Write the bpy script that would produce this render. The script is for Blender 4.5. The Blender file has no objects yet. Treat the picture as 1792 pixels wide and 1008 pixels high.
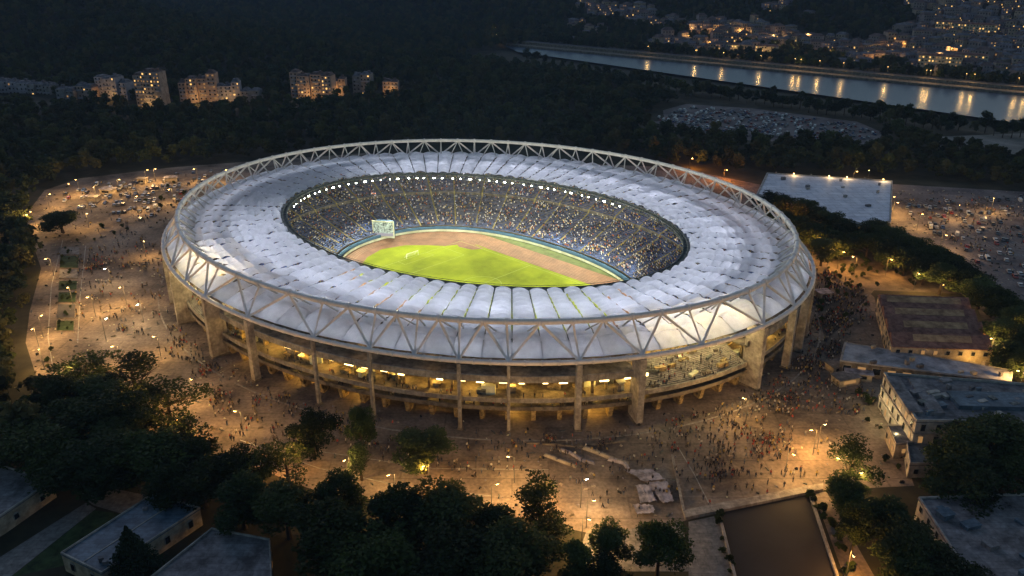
import bpy, math, random
import numpy as np
from mathutils import Vector, Matrix

random.seed(7); rng = np.random.default_rng(7)
S = bpy.context.scene
COL = S.collection
PI = math.pi
rad = math.radians

# ------------------------------------------------------------------ camera
CH, CP, CF = 146.064, 0.405, 1421.0            # height, downward pitch, focal length in px of a 1792 px wide frame
cam = bpy.data.objects.new('camera', bpy.data.cameras.new('camera'))
COL.objects.link(cam); S.camera = cam
cam.location = (0, 0, CH); cam.rotation_euler = (PI / 2 - CP, 0, 0)
cam.data.sensor_width = 36; cam.data.lens = CF / 1792 * 36
cam.data.clip_start = 1; cam.data.clip_end = 12000

# ------------------------------------------------------------------ world, sky and exposure
W = bpy.data.worlds.new("World"); S.world = W; W.use_nodes = True
nt = W.node_tree; bg = nt.nodes['Background']
sky = nt.nodes.new('ShaderNodeTexSky'); sky.sky_type = 'NISHITA'; sky.sun_disc = False
sky.sun_elevation = rad(6.0); sky.sun_rotation = rad(60); sky.altitude = 100
sky.air_density = 1.0; sky.dust_density = 0.6; sky.ozone_density = 1.9
nt.links.new(sky.outputs[0], bg.inputs[0]); bg.inputs[1].default_value = 0.13
sun = bpy.data.objects.new('sun', bpy.data.lights.new('sun', 'SUN')); COL.objects.link(sun)
sun.data.energy = 0.35; sun.data.angle = rad(25); sun.data.color = (0.80, 0.80, 1.0)
sun.rotation_euler = (rad(62), 0, rad(215))
S.view_settings.view_transform = 'Standard'; S.view_settings.look = 'None'
S.view_settings.gamma = 1; S.view_settings.exposure = 0
S.view_settings.use_curve_mapping = False
c = S.cycles
c.use_denoising = True; c.max_bounces = 5; c.diffuse_bounces = 2; c.glossy_bounces = 2
c.transmission_bounces = 3; c.transparent_max_bounces = 6; c.sample_clamp_indirect = 3; c.volume_bounces = 0
c.caustics_reflective = False; c.caustics_refractive = False
c.use_light_tree = True

# ------------------------------------------------------------------ helpers
def ray(px, py):
    X = (px - 896) / CF; Y = (504 - py) / CF
    return Vector((X, math.cos(CP) + Y * math.sin(CP), -math.sin(CP) + Y * math.cos(CP)))
def G(px, py, z=0.0):                       # a point on the level z seen in the direction px, py
    d = ray(px, py); t = (z - CH) / d.z
    return Vector((d.x * t, d.y * t, z))
def sstep(x, a, b):
    t = np.clip((x - a) / (b - a), 0, 1); return t * t * (3 - 2 * t)
def inpoly(x, y, P):
    x = np.asarray(x, float); y = np.asarray(y, float); r = np.zeros(x.shape, bool); n = len(P)
    for i in range(n):
        x0, y0 = P[i][0], P[i][1]; x1, y1 = P[i - 1][0], P[i - 1][1]
        if y0 == y1: continue
        r ^= ((y0 > y) != (y1 > y)) & (x < (x1 - x0) * (y - y0) / (y1 - y0) + x0)
    return r
def GP(L, z=0.0): return [G(p[0], p[1], z) for p in L]

NB1, NB2 = G(1020, 130), G(1792, 238)         # near bank of the river
FB1, FB2 = G(930, 82), G(1792, 164)           # far bank
def side(x, y, A, B):                         # signed distance, positive beyond the line
    dx, dy = B.x - A.x, B.y - A.y; L = math.hypot(dx, dy)
    return (dy * 0 + dx * (y - A.y) - dy * (x - A.x)) / L
def along(x, y):
    d = (FB2 - FB1).normalized(); return (x - FB1.x) * d.x + (y - FB1.y) * d.y
def bump(x, y):
    return (np.sin(x * .011 + 1.3) * np.sin(y * .009 + .4) + .6 * np.sin(x * .023 + y * .017) + .4 * np.sin(x * .041 - y * .031 + 2))
def H(x, y):                                  # terrain height
    x = np.asarray(x, float); y = np.asarray(y, float)
    d2 = side(x, y, FB1, FB2); dn = -side(x, y, NB1, NB2)
    town = sstep(d2, 70, 1000) * 150 + sstep(d2, 70, 400) * 6 * bump(x, y)
    left = sstep(y, 780, 1900) * 190 * sstep(dn, 30, 420) + sstep(y, 700, 1000) * sstep(dn, 40, 300) * 7 * bump(x, y)
    return np.maximum(town, 0) * (d2 > 0) + np.maximum(left, -1) * (d2 <= 0) * 1.0
def GT(px, py):                               # first point of the terrain seen in that direction
    d = ray(px, py); t = np.arange(300.0, 4000, 4); x, y, z = d.x * t, d.y * t, CH + d.z * t; h = H(x, y); k = np.nonzero(z <= h)[0]
    if len(k): k = k[0]; return Vector((x[k], y[k], h[k]))
    return G(px, py)

def tag(o, label=None, cat=None, group=None, kind=None):
    if label: o['label'] = label
    if cat: o['category'] = cat
    if group: o['group'] = group
    if kind: o['kind'] = kind
    return o
def empty(name, loc=(0, 0, 0), rz=0, label=None, cat=None, group=None):
    o = bpy.data.objects.new(name, None); COL.objects.link(o); o.location = loc; o.rotation_euler = (0, 0, rz)
    o.empty_display_size = 1
    return tag(o, label, cat, group)

class MB:
    def __init__(s): s.v = []; s.f = []; s.m = []; s.sm = []
    def quad(s, a, b, c_, d, m=0):
        n = len(s.v); s.v += [tuple(a), tuple(b), tuple(c_), tuple(d)]; s.f.append((n, n + 1, n + 2, n + 3)); s.m.append(m)
    def poly(s, P, m=0):
        n = len(s.v); s.v += [tuple(p) for p in P]; s.f.append(tuple(range(n, n + len(P)))); s.m.append(m)
    def box(s, ce, sz, rz=0, m=0, taper=1.0):
        x, y, z = sz[0] / 2, sz[1] / 2, sz[2] / 2; ca, sa = math.cos(rz), math.sin(rz); n = len(s.v)
        for dz in (-1, 1):
            k = taper if dz > 0 else 1
            for dx, dy in ((-1, -1), (1, -1), (1, 1), (-1, 1)):
                a, b = dx * x * k, dy * y * k
                s.v.append((ce[0] + a * ca - b * sa, ce[1] + a * sa + b * ca, ce[2] + dz * z))
        for q in ((3, 2, 1, 0), (4, 5, 6, 7), (0, 1, 5, 4), (1, 2, 6, 5), (2, 3, 7, 6), (3, 0, 4, 7)):
            s.f.append(tuple(n + i for i in q)); s.m.append(m)
    def tube(s, pts, r, n=8, m=0, closed=False, cap=True):
        pts = [Vector(p) for p in pts]; N = len(pts); rr = r if isinstance(r, (list, tuple)) else [r] * N; b0 = len(s.v)
        for i, p in enumerate(pts):
            if closed: d = pts[(i + 1) % N] - pts[i - 1]
            else: d = pts[min(i + 1, N - 1)] - pts[max(i - 1, 0)]
            d.normalize(); up = Vector((0, 0, 1)) if abs(d.z) < .95 else Vector((1, 0, 0))
            u = d.cross(up).normalized(); w = u.cross(d)
            for k in range(n):
                a = 2 * PI * k / n; s.v.append(tuple(p + u * (math.cos(a) * rr[i]) + w * (math.sin(a) * rr[i])))
        for i in range(N if closed else N - 1):
            j = (i + 1) % N
            for k in range(n):
                l = (k + 1) % n; s.f.append((b0 + i * n + k, b0 + i * n + l, b0 + j * n + l, b0 + j * n + k)); s.m.append(m)
        if cap and not closed:
            s.f.append(tuple(b0 + k for k in range(n))); s.m.append(m)
            s.f.append(tuple(b0 + (N - 1) * n + k for k in reversed(range(n)))); s.m.append(m)
    def prism(s, P, z0, z1, m=0, mt=None, bottom=False):
        n = len(P)
        ar = sum(P[i - 1][0] * P[i][1] - P[i][0] * P[i - 1][1] for i in range(n))
        if ar < 0: P = list(reversed(P))
        for i in range(n):
            a, b = P[i - 1], P[i]
            s.quad((a[0], a[1], z0), (b[0], b[1], z0), (b[0], b[1], z1), (a[0], a[1], z1), m)
        s.poly([(p[0], p[1], z1) for p in P], m if mt is None else mt)
        if bottom: s.poly([(p[0], p[1], z0) for p in reversed(P)], m)
    def build(s, name, mats, parent=None, smooth=False, kind=None):
        me = bpy.data.meshes.new(name); me.from_pydata(s.v, [], s.f)
        if not isinstance(mats, (list, tuple)): mats = [mats]
        for q in mats: me.materials.append(q)
        if len(mats) > 1: me.polygons.foreach_set('material_index', s.m)
        if smooth: me.polygons.foreach_set('use_smooth', [True] * len(s.f))
        me.update()
        o = bpy.data.objects.new(name, me); COL.objects.link(o); o.parent = parent
        if kind: o['kind'] = kind
        return o
def np_mesh(name, V, F, mats, mi=None, smooth=False):   # V (n,3), F (m,k)
    me = bpy.data.meshes.new(name); k = F.shape[1]
    me.vertices.add(len(V)); me.vertices.foreach_set('co', np.ascontiguousarray(V, dtype=np.float32).ravel())
    me.loops.add(F.size); me.loops.foreach_set('vertex_index', np.ascontiguousarray(F, dtype=np.int32).ravel())
    me.polygons.add(len(F)); me.polygons.foreach_set('loop_start', np.arange(0, F.size, k, dtype=np.int32))
    for q in (mats if isinstance(mats, (list, tuple)) else [mats]): me.materials.append(q)
    if mi is not None: me.polygons.foreach_set('material_index', np.asarray(mi, dtype=np.int32))
    me.polygons.foreach_set('use_smooth', np.full(len(F), smooth))
    me.update(); me.validate()
    return me
def mobj(name, me, parent=None):
    o = bpy.data.objects.new(name, me); COL.objects.link(o); o.parent = parent; return o
def copy_tree(o, parent=None):
    q = o.copy(); COL.objects.link(q); q.parent = parent
    for ch in [x for x in KIDS.get(o.name, [])]: copy_tree(ch, q)
    return q
KIDS = {}
def reg(root):                                # remember the children once, so copying stays quick
    for o in [o for o in S.objects if o.parent == root]:
        KIDS.setdefault(root.name, []).append(o); reg(o)

# ------------------------------------------------------------------ materials
def mat(name, col, rough=.8, var=.25, scale=.3, col2=None, metal=0, objvar=0, detail=5, coords='Object', bumpk=0, spec=.3):
    m = bpy.data.materials.new(name); m.use_nodes = True; t = m.node_tree; b = t.nodes['Principled BSDF']
    b.inputs['Roughness'].default_value = rough; b.inputs['Metallic'].default_value = metal
    b.inputs['Specular IOR Level'].default_value = spec
    tc = t.nodes.new('ShaderNodeTexCoord'); no = t.nodes.new('ShaderNodeTexNoise')
    no.inputs['Scale'].default_value = scale; no.inputs['Detail'].default_value = detail; no.inputs['Roughness'].default_value = .65
    t.links.new(tc.outputs[coords], no.inputs[0])
    mx = t.nodes.new('ShaderNodeMix'); mx.data_type = 'RGBA'
    a = [x * (1 - var) for x in col]; d = [min(1, x * (1 + var)) for x in (col2 or col)]
    mx.inputs[6].default_value = (*a, 1); mx.inputs[7].default_value = (*d, 1)
    mr = t.nodes.new('ShaderNodeMapRange'); mr.inputs[1].default_value = .36; mr.inputs[2].default_value = .64
    t.links.new(no.outputs[0], mr.inputs[0]); t.links.new(mr.outputs[0], mx.inputs[0])
    out = mx.outputs[2]
    if objvar:
        oi = t.nodes.new('ShaderNodeObjectInfo'); hs = t.nodes.new('ShaderNodeHueSaturation')
        r = t.nodes.new('ShaderNodeMapRange'); r.inputs[3].default_value = 1 - objvar; r.inputs[4].default_value = 1 + objvar
        t.links.new(oi.outputs['Random'], r.inputs[0]); t.links.new(r.outputs[0], hs.inputs['Value']); t.links.new(out, hs.inputs['Color']); out = hs.outputs[0]
    t.links.new(out, b.inputs['Base Color'])
    if bumpk:
        bp = t.nodes.new('ShaderNodeBump'); bp.inputs['Strength'].default_value = bumpk; bp.inputs['Distance'].default_value = .2
        t.links.new(no.outputs[0], bp.inputs['Height']); t.links.new(bp.outputs[0], b.inputs['Normal'])
    return m
def emat(name, col, st):
    m = bpy.data.materials.new(name); m.use_nodes = True; t = m.node_tree; b = t.nodes['Principled BSDF']
    b.inputs['Base Color'].default_value = (.1, .1, .1, 1); b.inputs['Emission Color'].default_value = (*col, 1); b.inputs['Emission Strength'].default_value = st
    return m
def leafmat(name, c1, c2, objvar=.4):
    m = mat(name, c1, rough=.7, var=.3, scale=.25, col2=c2, objvar=objvar, detail=2, spec=.15)
    t = m.node_tree; b = t.nodes['Principled BSDF']; src = b.inputs['Base Color'].links[0].from_socket
    tr = t.nodes.new('ShaderNodeBsdfTranslucent'); ms = t.nodes.new('ShaderNodeMixShader'); ms.inputs[0].default_value = .3
    t.links.new(src, tr.inputs[0]); t.links.new(b.outputs[0], ms.inputs[1]); t.links.new(tr.outputs[0], ms.inputs[2])
    t.links.new(ms.outputs[0], t.nodes['Material Output'].inputs[0]); return m
M = {}
M['ground'] = mat('soil_grass', (.022, .026, .012), .95, .4, .05, (.04, .035, .02))
M['plaza'] = mat('plaza_asphalt', (.13, .105, .09), .85, .25, .05, (.27, .215, .17), detail=10, spec=.2)
M['rough'] = mat('rough_ground', (.05, .042, .035), .95, .5, .08, (.12, .10, .08), detail=9)
M['lot'] = mat('car_park_gravel', (.15, .12, .12), .9, .3, .05, (.20, .17, .16), detail=8)
M['sand'] = mat('pale_sand', (.16, .15, .13), .95, .3, .03, (.24, .22, .19), detail=8)
M['road'] = mat('road_asphalt', (.06, .06, .065), .85, .25, .2)
M['path'] = mat('path_paving', (.20, .19, .18), .85, .25, .4)
M['court'] = mat('dark_court', (.02, .018, .02), .8, .2, .08)
M['lawn'] = mat('lawn', (.02, .045, .012), .95, .4, .3, (.035, .06, .02))
M['steel'] = mat('white_steel', (.78, .71, .68), .45, .12, .4, spec=.4)
M['steelw'] = mat('worn_steel', (.55, .52, .51), .6, .25, .3)
M['darksteel'] = mat('dark_steel', (.05, .055, .06), .6, .4, .8, (.14, .15, .14))
M['conc'] = mat('concrete', (.24, .21, .19), .85, .2, .25, (.33, .30, .26), detail=8)
M['concd'] = mat('weathered_concrete', (.12, .10, .08), .9, .3, .4, (.19, .16, .125), detail=8)
M['facade'] = mat('facade_render', (.12, .085, .04), .9, .5, .5, (.36, .27, .13), detail=6)
M['seat'] = mat('blue_seats', (.04, .08, .26), .6, .5, .6, (.09, .14, .34), detail=3)
M['aisle'] = mat('aisle_concrete', (.36, .29, .12), .8, .2, .5)
M['track'] = mat('running_track', (.21, .10, .055), .8, .25, .15)
M['trackline'] = mat('track_line', (.42, .30, .19), .8, .08, 1)
M['apron'] = mat('track_apron', (.10, .12, .04), .9, .3, .2)
M['adb'] = mat('blue_wall', (.09, .18, .30), .6, .15, .3)
M['adw'] = mat('cream_board', (.62, .6, .38), .6, .15, .15, (.7, .72, .55))
M['paint'] = mat('white_paint', (.36, .41, .10), .8, .05, 1)
M['wall'] = mat('plaster_grey', (.30, .28, .26), .85, .25, .4, (.38, .34, .30), detail=8)
M['wallw'] = mat('plaster_warm', (.34, .27, .19), .85, .25, .4, (.42, .35, .26), detail=8)
M['roofg'] = mat('roof_grey', (.125, .115, .12), .8, .35, .18, (.21, .195, .20), detail=9, bumpk=.2)
M['roofb'] = mat('roof_blue_sheet', (.07, .11, .155), .6, .3, .2, (.12, .16, .20), detail=9)
M['roofr'] = mat('roof_red_tile', (.15, .062, .045), .8, .3, .4, (.22, .11, .08), detail=9)
M['ochre'] = mat('roof_ochre_sheet', (.30, .15, .07), .7, .4, .25, (.36, .22, .11), detail=8)
M['frame'] = mat('window_frame', (.3, .28, .25), .6, .1, 1)
M['glass'] = mat('dark_glass', (.015, .018, .022), .15, .2, 1, spec=.6)
M['lit'] = emat('lit_window', (1, .56, .16), 1.6)
M['litd'] = emat('dim_lit_window', (1, .5, .16), .35)
M['strip'] = emat('strip_light', (1, .70, .28), 9)
M['sodium'] = emat('sodium_lamp', (1, .52, .14), 32)
M['whitel'] = emat('white_lamp', (1, .95, .8), 60)
M['flood'] = emat('floodlight_lens', (.95, 1, .85), 40)
M['bark'] = mat('bark', (.05, .038, .027), .95, .3, 2)
M['leafA'] = leafmat('leaf_dark', (.016, .030, .011), (.036, .056, .018))
M['leafB'] = leafmat('leaf_mid', (.026, .043, .012), (.052, .075, .02))
for i_, (q1, q2) in enumerate((((.032, .05, .022), (.07, .09, .034)), ((.045, .06, .022), (.10, .115, .042)), ((.06, .065, .028), (.12, .115, .05)), ((.028, .045, .026), (.058, .08, .042)))): M['leafF%d' % i_] = leafmat('forest_leaf_%d' % i_, q1, q2, .35)
M['leafD'] = leafmat('leaf_light', (.04, .06, .02), (.085, .11, .035), .35)
M['leafC'] = leafmat('leaf_conifer', (.012, .026, .014), (.024, .042, .02))
M['tarp'] = mat('white_tarp', (.19, .18, .21), .7, .4, .4, (.32, .30, .35), detail=8)
M['pole'] = mat('lamp_pole', (.12, .12, .12), .5, .1, 1, metal=.5)
M['tyre'] = mat('tyre_rubber', (.02, .02, .02), .9, .1, 1)
M['skin'] = mat('skin', (.38, .24, .17), .6, .1, 5)
M['hair'] = mat('hair', (.03, .02, .015), .7, .1, 5)

M['townr'] = mat('town_red_roof', (.085, .05, .045), .85, .3, .4, (.13, .09, .085))
M['townr2'] = mat('town_grey_roof', (.09, .085, .10), .85, .3, .4, (.15, .14, .16))
def shader_pitch():
    m = mat('pitch_grass', (.19, .225, .006), .9, .22, .025, (.27, .31, .014), detail=5, spec=.1)
    t = m.node_tree; b = t.nodes['Principled BSDF']; src = b.inputs['Base Color'].links[0].from_socket
    tc = t.nodes.new('ShaderNodeTexCoord'); sx = t.nodes.new('ShaderNodeSeparateXYZ'); t.links.new(tc.outputs['Object'], sx.inputs[0])
    w = t.nodes.new('ShaderNodeMath'); w.operation = 'MULTIPLY'; w.inputs[1].default_value = 2 * PI / 11
    s_ = t.nodes.new('ShaderNodeMath'); s_.operation = 'SINE'; g = t.nodes.new('ShaderNodeMath'); g.operation = 'GREATER_THAN'; g.inputs[1].default_value = 0
    t.links.new(sx.outputs[0], w.inputs[0]); t.links.new(w.outputs[0], s_.inputs[0]); t.links.new(s_.outputs[0], g.inputs[0])
    mx = t.nodes.new('ShaderNodeMix'); mx.data_type = 'RGBA'; mx.blend_type = 'MULTIPLY'
    fm = t.nodes.new('ShaderNodeMath'); fm.operation = 'MULTIPLY'; fm.inputs[1].default_value = .5
    t.links.new(g.outputs[0], fm.inputs[0]); t.links.new(fm.outputs[0], mx.inputs[0]); t.links.new(src, mx.inputs[6]); mx.inputs[7].default_value = (.9, .93, .85, 1)
    t.links.new(mx.outputs[2], b.inputs['Base Color']); return m
M['pitch'] = shader_pitch()
def shader_membrane():
    m = mat('roof_membrane', (.71, .71, .77), .55, .05, .3, (.78, .78, .84), objvar=.05, detail=8, spec=.3)
    t = m.node_tree; b = t.nodes['Principled BSDF']; src = b.inputs['Base Color'].links[0].from_socket
    tr = t.nodes.new('ShaderNodeBsdfTranslucent'); ms = t.nodes.new('ShaderNodeMixShader'); ms.inputs[0].default_value = .4
    t.links.new(src, tr.inputs[0]); t.links.new(b.outputs[0], ms.inputs[1]); t.links.new(tr.outputs[0], ms.inputs[2])
    t.links.new(ms.outputs[0], t.nodes['Material Output'].inputs[0]); return m
M['memb'] = shader_membrane()
def shader_water():
    m = bpy.data.materials.new('river_water'); m.use_nodes = True; t = m.node_tree; b = t.nodes['Principled BSDF']
    b.inputs['Base Color'].default_value = (.06, .08, .125, 1); b.inputs['Roughness'].default_value = .27; b.inputs['IOR'].default_value = 1.33
    b.inputs['Specular IOR Level'].default_value = .8
    tc = t.nodes.new('ShaderNodeTexCoord'); no = t.nodes.new('ShaderNodeTexNoise'); no.inputs['Scale'].default_value = .35; no.inputs['Detail'].default_value = 4
    bp = t.nodes.new('ShaderNodeBump'); bp.inputs['Strength'].default_value = .35; bp.inputs['Distance'].default_value = .35
    t.links.new(tc.outputs['Object'], no.inputs[0]); t.links.new(no.outputs[0], bp.inputs['Height']); t.links.new(bp.outputs[0], b.inputs['Normal']); return m
M['water'] = shader_water()
M['canopyroof'] = mat('canopy_sheets', (.20, .20, .22), .8, .35, .15, (.36, .35, .38), detail=9)
def joints(m, w, h, size, dark, scale2=.9, amt=.6):
    t = m.node_tree; b = t.nodes['Principled BSDF']; src = b.inputs['Base Color'].links[0].from_socket
    br = t.nodes.new('ShaderNodeTexBrick'); tc = t.nodes.new('ShaderNodeTexCoord'); t.links.new(tc.outputs['Object'], br.inputs[0])
    br.inputs['Color1'].default_value = (1, 1, 1, 1); br.inputs['Color2'].default_value = (scale2,) * 3 + (1,); br.inputs['Mortar'].default_value = (dark,) * 3 + (1,)
    br.inputs['Scale'].default_value = 1; br.inputs['Brick Width'].default_value = w; br.inputs['Row Height'].default_value = h; br.inputs['Mortar Size'].default_value = size
    no = t.nodes.new('ShaderNodeTexNoise'); no.inputs['Scale'].default_value = .9; no.inputs['Detail'].default_value = 6; t.links.new(tc.outputs['Object'], no.inputs[0])
    mr = t.nodes.new('ShaderNodeMapRange'); mr.inputs[1].default_value = .3; mr.inputs[2].default_value = .7; mr.inputs[3].default_value = .62; mr.inputs[4].default_value = 1.25; t.links.new(no.outputs[0], mr.inputs[0])
    mx = t.nodes.new('ShaderNodeMix'); mx.data_type = 'RGBA'; mx.blend_type = 'MULTIPLY'; mx.inputs[0].default_value = amt
    t.links.new(src, mx.inputs[6]); t.links.new(br.outputs[0], mx.inputs[7])
    m2 = t.nodes.new('ShaderNodeMix'); m2.data_type = 'RGBA'; m2.blend_type = 'MULTIPLY'; m2.inputs[0].default_value = .8
    t.links.new(mx.outputs[2], m2.inputs[6]); t.links.new(mr.outputs[0], m2.inputs[7]); t.links.new(m2.outputs[2], b.inputs['Base Color'])
joints(M['plaza'], 22, 9, .28, .55, .82); joints(M['path'], 5, 3, .12, .6); joints(M['roofg'], 9, 2.4, .1, .5, .85); joints(M['roofb'], 12, 1.6, .1, .5, .88); joints(M['lot'], 14, 5, .15, .7); joints(M['conc'], 3, 2.4, .06, .6, .9)
def shader_wide_roof():
    m = mat('hall_roof_sheets', (.72, .67, .72), .6, .10, .15, (.82, .78, .82), detail=9)
    t = m.node_tree; b = t.nodes['Principled BSDF']; src = b.inputs['Base Color'].links[0].from_socket
    br = t.nodes.new('ShaderNodeTexBrick'); tc = t.nodes.new('ShaderNodeTexCoord'); t.links.new(tc.outputs['Object'], br.inputs[0])
    br.inputs['Color1'].default_value = (1, 1, 1, 1); br.inputs['Color2'].default_value = (.84, .86, .9, 1); br.inputs['Mortar'].default_value = (.45, .45, .45, 1)
    br.inputs['Scale'].default_value = 1; br.inputs['Brick Width'].default_value = 9; br.inputs['Row Height'].default_value = 5; br.inputs['Mortar Size'].default_value = .12
    mx = t.nodes.new('ShaderNodeMix'); mx.data_type = 'RGBA'; mx.blend_type = 'MULTIPLY'; mx.inputs[0].default_value = 1
    t.links.new(src, mx.inputs[6]); t.links.new(br.outputs[0], mx.inputs[7]); t.links.new(mx.outputs[2], b.inputs['Base Color']); return m
M['hallroof'] = shader_wide_roof()

def light(name, loc, W_, col, parent=None, r=.35, typ='POINT', rot=None, cone=None, blend=.5):
    key = (name, W_, col, r, typ, cone)
    d = LD.get(key)
    if d is None:
        d = bpy.data.lights.new(name, typ); d.energy = W_; d.color = col; d.shadow_soft_size = r
        if typ == 'SPOT': d.spot_size = cone; d.spot_blend = blend
        LD[key] = d
    o = bpy.data.objects.new(name, d); COL.objects.link(o); o.location = loc; o.parent = parent
    if rot is not None: o.rotation_euler = rot
    return o
LD = {}
SOD = (1.0, .56, .17)

O1 = ['', 'first', 'second', 'third', 'fourth', 'fifth', 'sixth', 'seventh', 'eighth', 'ninth', 'tenth', 'eleventh', 'twelfth', 'thirteenth', 'fourteenth', 'fifteenth', 'sixteenth', 'seventeenth', 'eighteenth', 'nineteenth']
TE = {2: 'twent', 3: 'thirt', 4: 'fort', 5: 'fift', 6: 'sixt', 7: 'sevent', 8: 'eight', 9: 'ninet'}
def ordn(n):
    if n < 20: return O1[n]
    return TE[n // 10] + ('ieth' if n % 10 == 0 else 'y-' + O1[n % 10])
def uniq(L_):                                 # (object, description, place): ordinal from the left among its equals
    D = {}
    for o, ds_, pl in L_: D.setdefault((ds_, pl), []).append(o)
    for (ds_, pl), q in D.items():
        q.sort(key=lambda o: o.location.x / o.location.y)
        for i, o in enumerate(q): o['label'] = '%s %s' % (ds_, pl) + (', %s from left' % ordn(i + 1) if len(q) > 1 else '')

# ================================================================== TERRAIN
def build_ground():
    xs = np.concatenate([np.arange(-5000, -800, 70), np.arange(-800, 1200, 9), np.arange(1200, 5001, 70)])
    ys = np.concatenate([np.arange(-1500, 560, 60), np.arange(560, 1650, 9), np.arange(1650, 6001, 60)])
    X, Y = np.meshgrid(xs, ys); Z = H(X, Y)
    Z = Z - 4.0 * ((side(X, Y, NB1, NB2) > 2) & (side(X, Y, FB1, FB2) < -4) & (along(X, Y) > -55))
    V = np.stack([X, Y, Z], -1).reshape(-1, 3); nx, ny = len(xs), len(ys)
    I = np.arange(nx * ny).reshape(ny, nx)
    F = np.stack([I[:-1, :-1], I[:-1, 1:], I[1:, 1:], I[1:, :-1]], -1).reshape(-1, 4)
    o = mobj('ground', np_mesh('ground', V, F, M['ground'], smooth=True)); tag(o, kind='structure')
build_ground()
def sheet(name, L, m, z, world=False):
    P = L if world else GP(L)
    b = MB(); P = [(p[0], p[1], z) for p in P]
    ar = sum(P[i - 1][0] * P[i][1] - P[i][0] * P[i - 1][1] for i in range(len(P)))
    if ar < 0: P.reverse()
    b.poly(P); o = b.build(name, m); tag(o, kind='structure'); return o
def far_dir(A, B, k): d = (B - A).normalized(); return A - d * k, B + d * k
n0, n1 = far_dir(NB1, NB2, 900); f0, f1 = far_dir(FB1, FB2, 900); n0 = G(905, 89); f0 = G(880, 77)
sheet('river_water', [n0, n1, f1, f0], M['water'], -1.2, True)

PLAZA = [(42, 380), (78, 333), (140, 312), (300, 293), (430, 283), (640, 268), (1150, 292), (1240, 305), (1340, 325), (1352, 420), (1445, 445), (1530, 520), (1560, 640), (1545, 700), (1600, 850), (1442, 858), (1195, 912), (1040, 935), (900, 905), (700, 880), (560, 862), (400, 800), (150, 742), (75, 695), (45, 600), (52, 545), (72, 470)]
sheet('plaza', PLAZA, M['plaza'], .01)
sheet('car_park', [(1325, 326), (1560, 322), (1800, 336), (2100, 352), (2100, 600), (1800, 575), (1700, 478), (1560, 400), (1340, 345)], M['lot'], .006)
sheet('rough_ground', [(1352, 422), (1445, 440), (1560, 455), (1700, 500), (1792, 590), (1792, 640), (1740, 606), (1700, 515), (1530, 508), (1445, 600), (1425, 520)], M['rough'], .02)
sheet('riverside_car_park', [(1135, 200), (1200, 182), (1320, 190), (1500, 213), (1545, 232), (1530, 256), (1400, 250), (1250, 242), (1150, 228)], M['lot'], .004)
sheet('sand_field', [(1625, 240), (1792, 233), (1950, 240), (1950, 290), (1792, 274), (1640, 258)], M['sand'], .004)
sheet('court', [(1262, 893), (1412, 863), (1482, 1070), (1305, 1070)], M['court'], .012)
sheet('side_road', [(1205, 913), (1256, 902), (1300, 1070), (1205, 1070)], M['path'], .012)
sheet('footpath', [(1424, 864), (1446, 860), (1565, 1070), (1500, 1070)], M['plaza'], .012)
sheet('garden_path', [(-40, 1005), (0, 975), (150, 880), (168, 890), (20, 1008), (-40, 1050)], M['path'], .010)
sheet('yard', [(118, 838), (262, 868), (235, 905), (165, 885), (140, 868)], M['path'], .014)
sheet('lawn', [(165, 893), (250, 905), (110, 990), (20, 1010)], M['lawn'], .008)
sheet('stadium_apron', [(1030, 920), (1195, 912), (1205, 1000), (1000, 1000)], M['path'], .006)

# ================================================================== STADIUM
SC = Vector((-17.47, 356.41, 0)); STH = -.581
ST = empty('stadium', SC, STH, 'huge oval stadium with white segmented membrane roof and tubular steel truss ring', 'stadium')
def E(a, b, t, z): return Vector((a * math.cos(t), b * math.sin(t), z))
def loop(a, b, z, n=240, t0=0, t1=2 * PI): return [E(a, b, t0 + (t1 - t0) * i / n, z) for i in range(n + (0 if abs(t1 - t0 - 2 * PI) < 1e-6 else 1))]
# arc length table so that repeats are spaced evenly
tt = np.linspace(0, 2 * PI, 2001); ds = np.hypot(130 * np.sin(tt), 103 * np.cos(tt)); cs = np.concatenate([[0], np.cumsum((ds[1:] + ds[:-1]) / 2)]); cs /= cs[-1]
def even(n, off=0): return [float(np.interp(((i + off) / n) % 1, cs, tt)) for i in range(n)]

low = [-2.23, -2.063, -1.93, -1.806, -1.622, -1.415, -1.27, -1.165, -1.065, -.955, -.797, -.645, -.482, -.258, -.082, .04, .161]
col_big = {-1.806, -.645, -.258, -2.063}; col_mid = {-2.23, -1.622, -.797, -.082, .04, .161}; col_thin = {-1.415, -1.27, -1.065, -.955}
rear = list(np.linspace(.161, 2 * PI - 2.23, 27))[1:-1]
lowT = low + rear
b = MB(); b.tube(loop(150, 125, 24.8, 300), .82, 12, closed=True)
for i in range(160):
    t = even(160)[i]; p0, p1 = E(150, 125, t - .0025, 24.8), E(150, 125, t + .0025, 24.8); b.tube([p0, p1], .93, 12)
b.build('lower_ring_tube', M['steel'], ST, True)
b = MB(); b.tube(loop(142.2, 118.1, 35.6, 300), .95, 12, closed=True)
upT = [(lowT[i] + lowT[i + 1]) / 2 if i + 1 < len(lowT) else (lowT[-1] + lowT[0] + 2 * PI) / 2 for i in range(len(lowT))]
for t in upT + lowT:
    b.tube([E(142.2, 118.1, t - .004, 35.6), E(142.2, 118.1, t + .004, 35.6)], 1.2, 12)
b.build('upper_ring_tube', M['steel'], ST, True)
for i, t in enumerate(upT):
    n0_, n1_ = lowT[i], lowT[(i + 1) % len(lowT)]
    for q in (n0_, n1_):
        b = MB(); b.tube([E(142.2, 118.1, t, 35.2), E(149.8, 124.8, q, 25.2)], .45, 8); b.build('diagonal_brace', M['steel'], ST, True)
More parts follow.
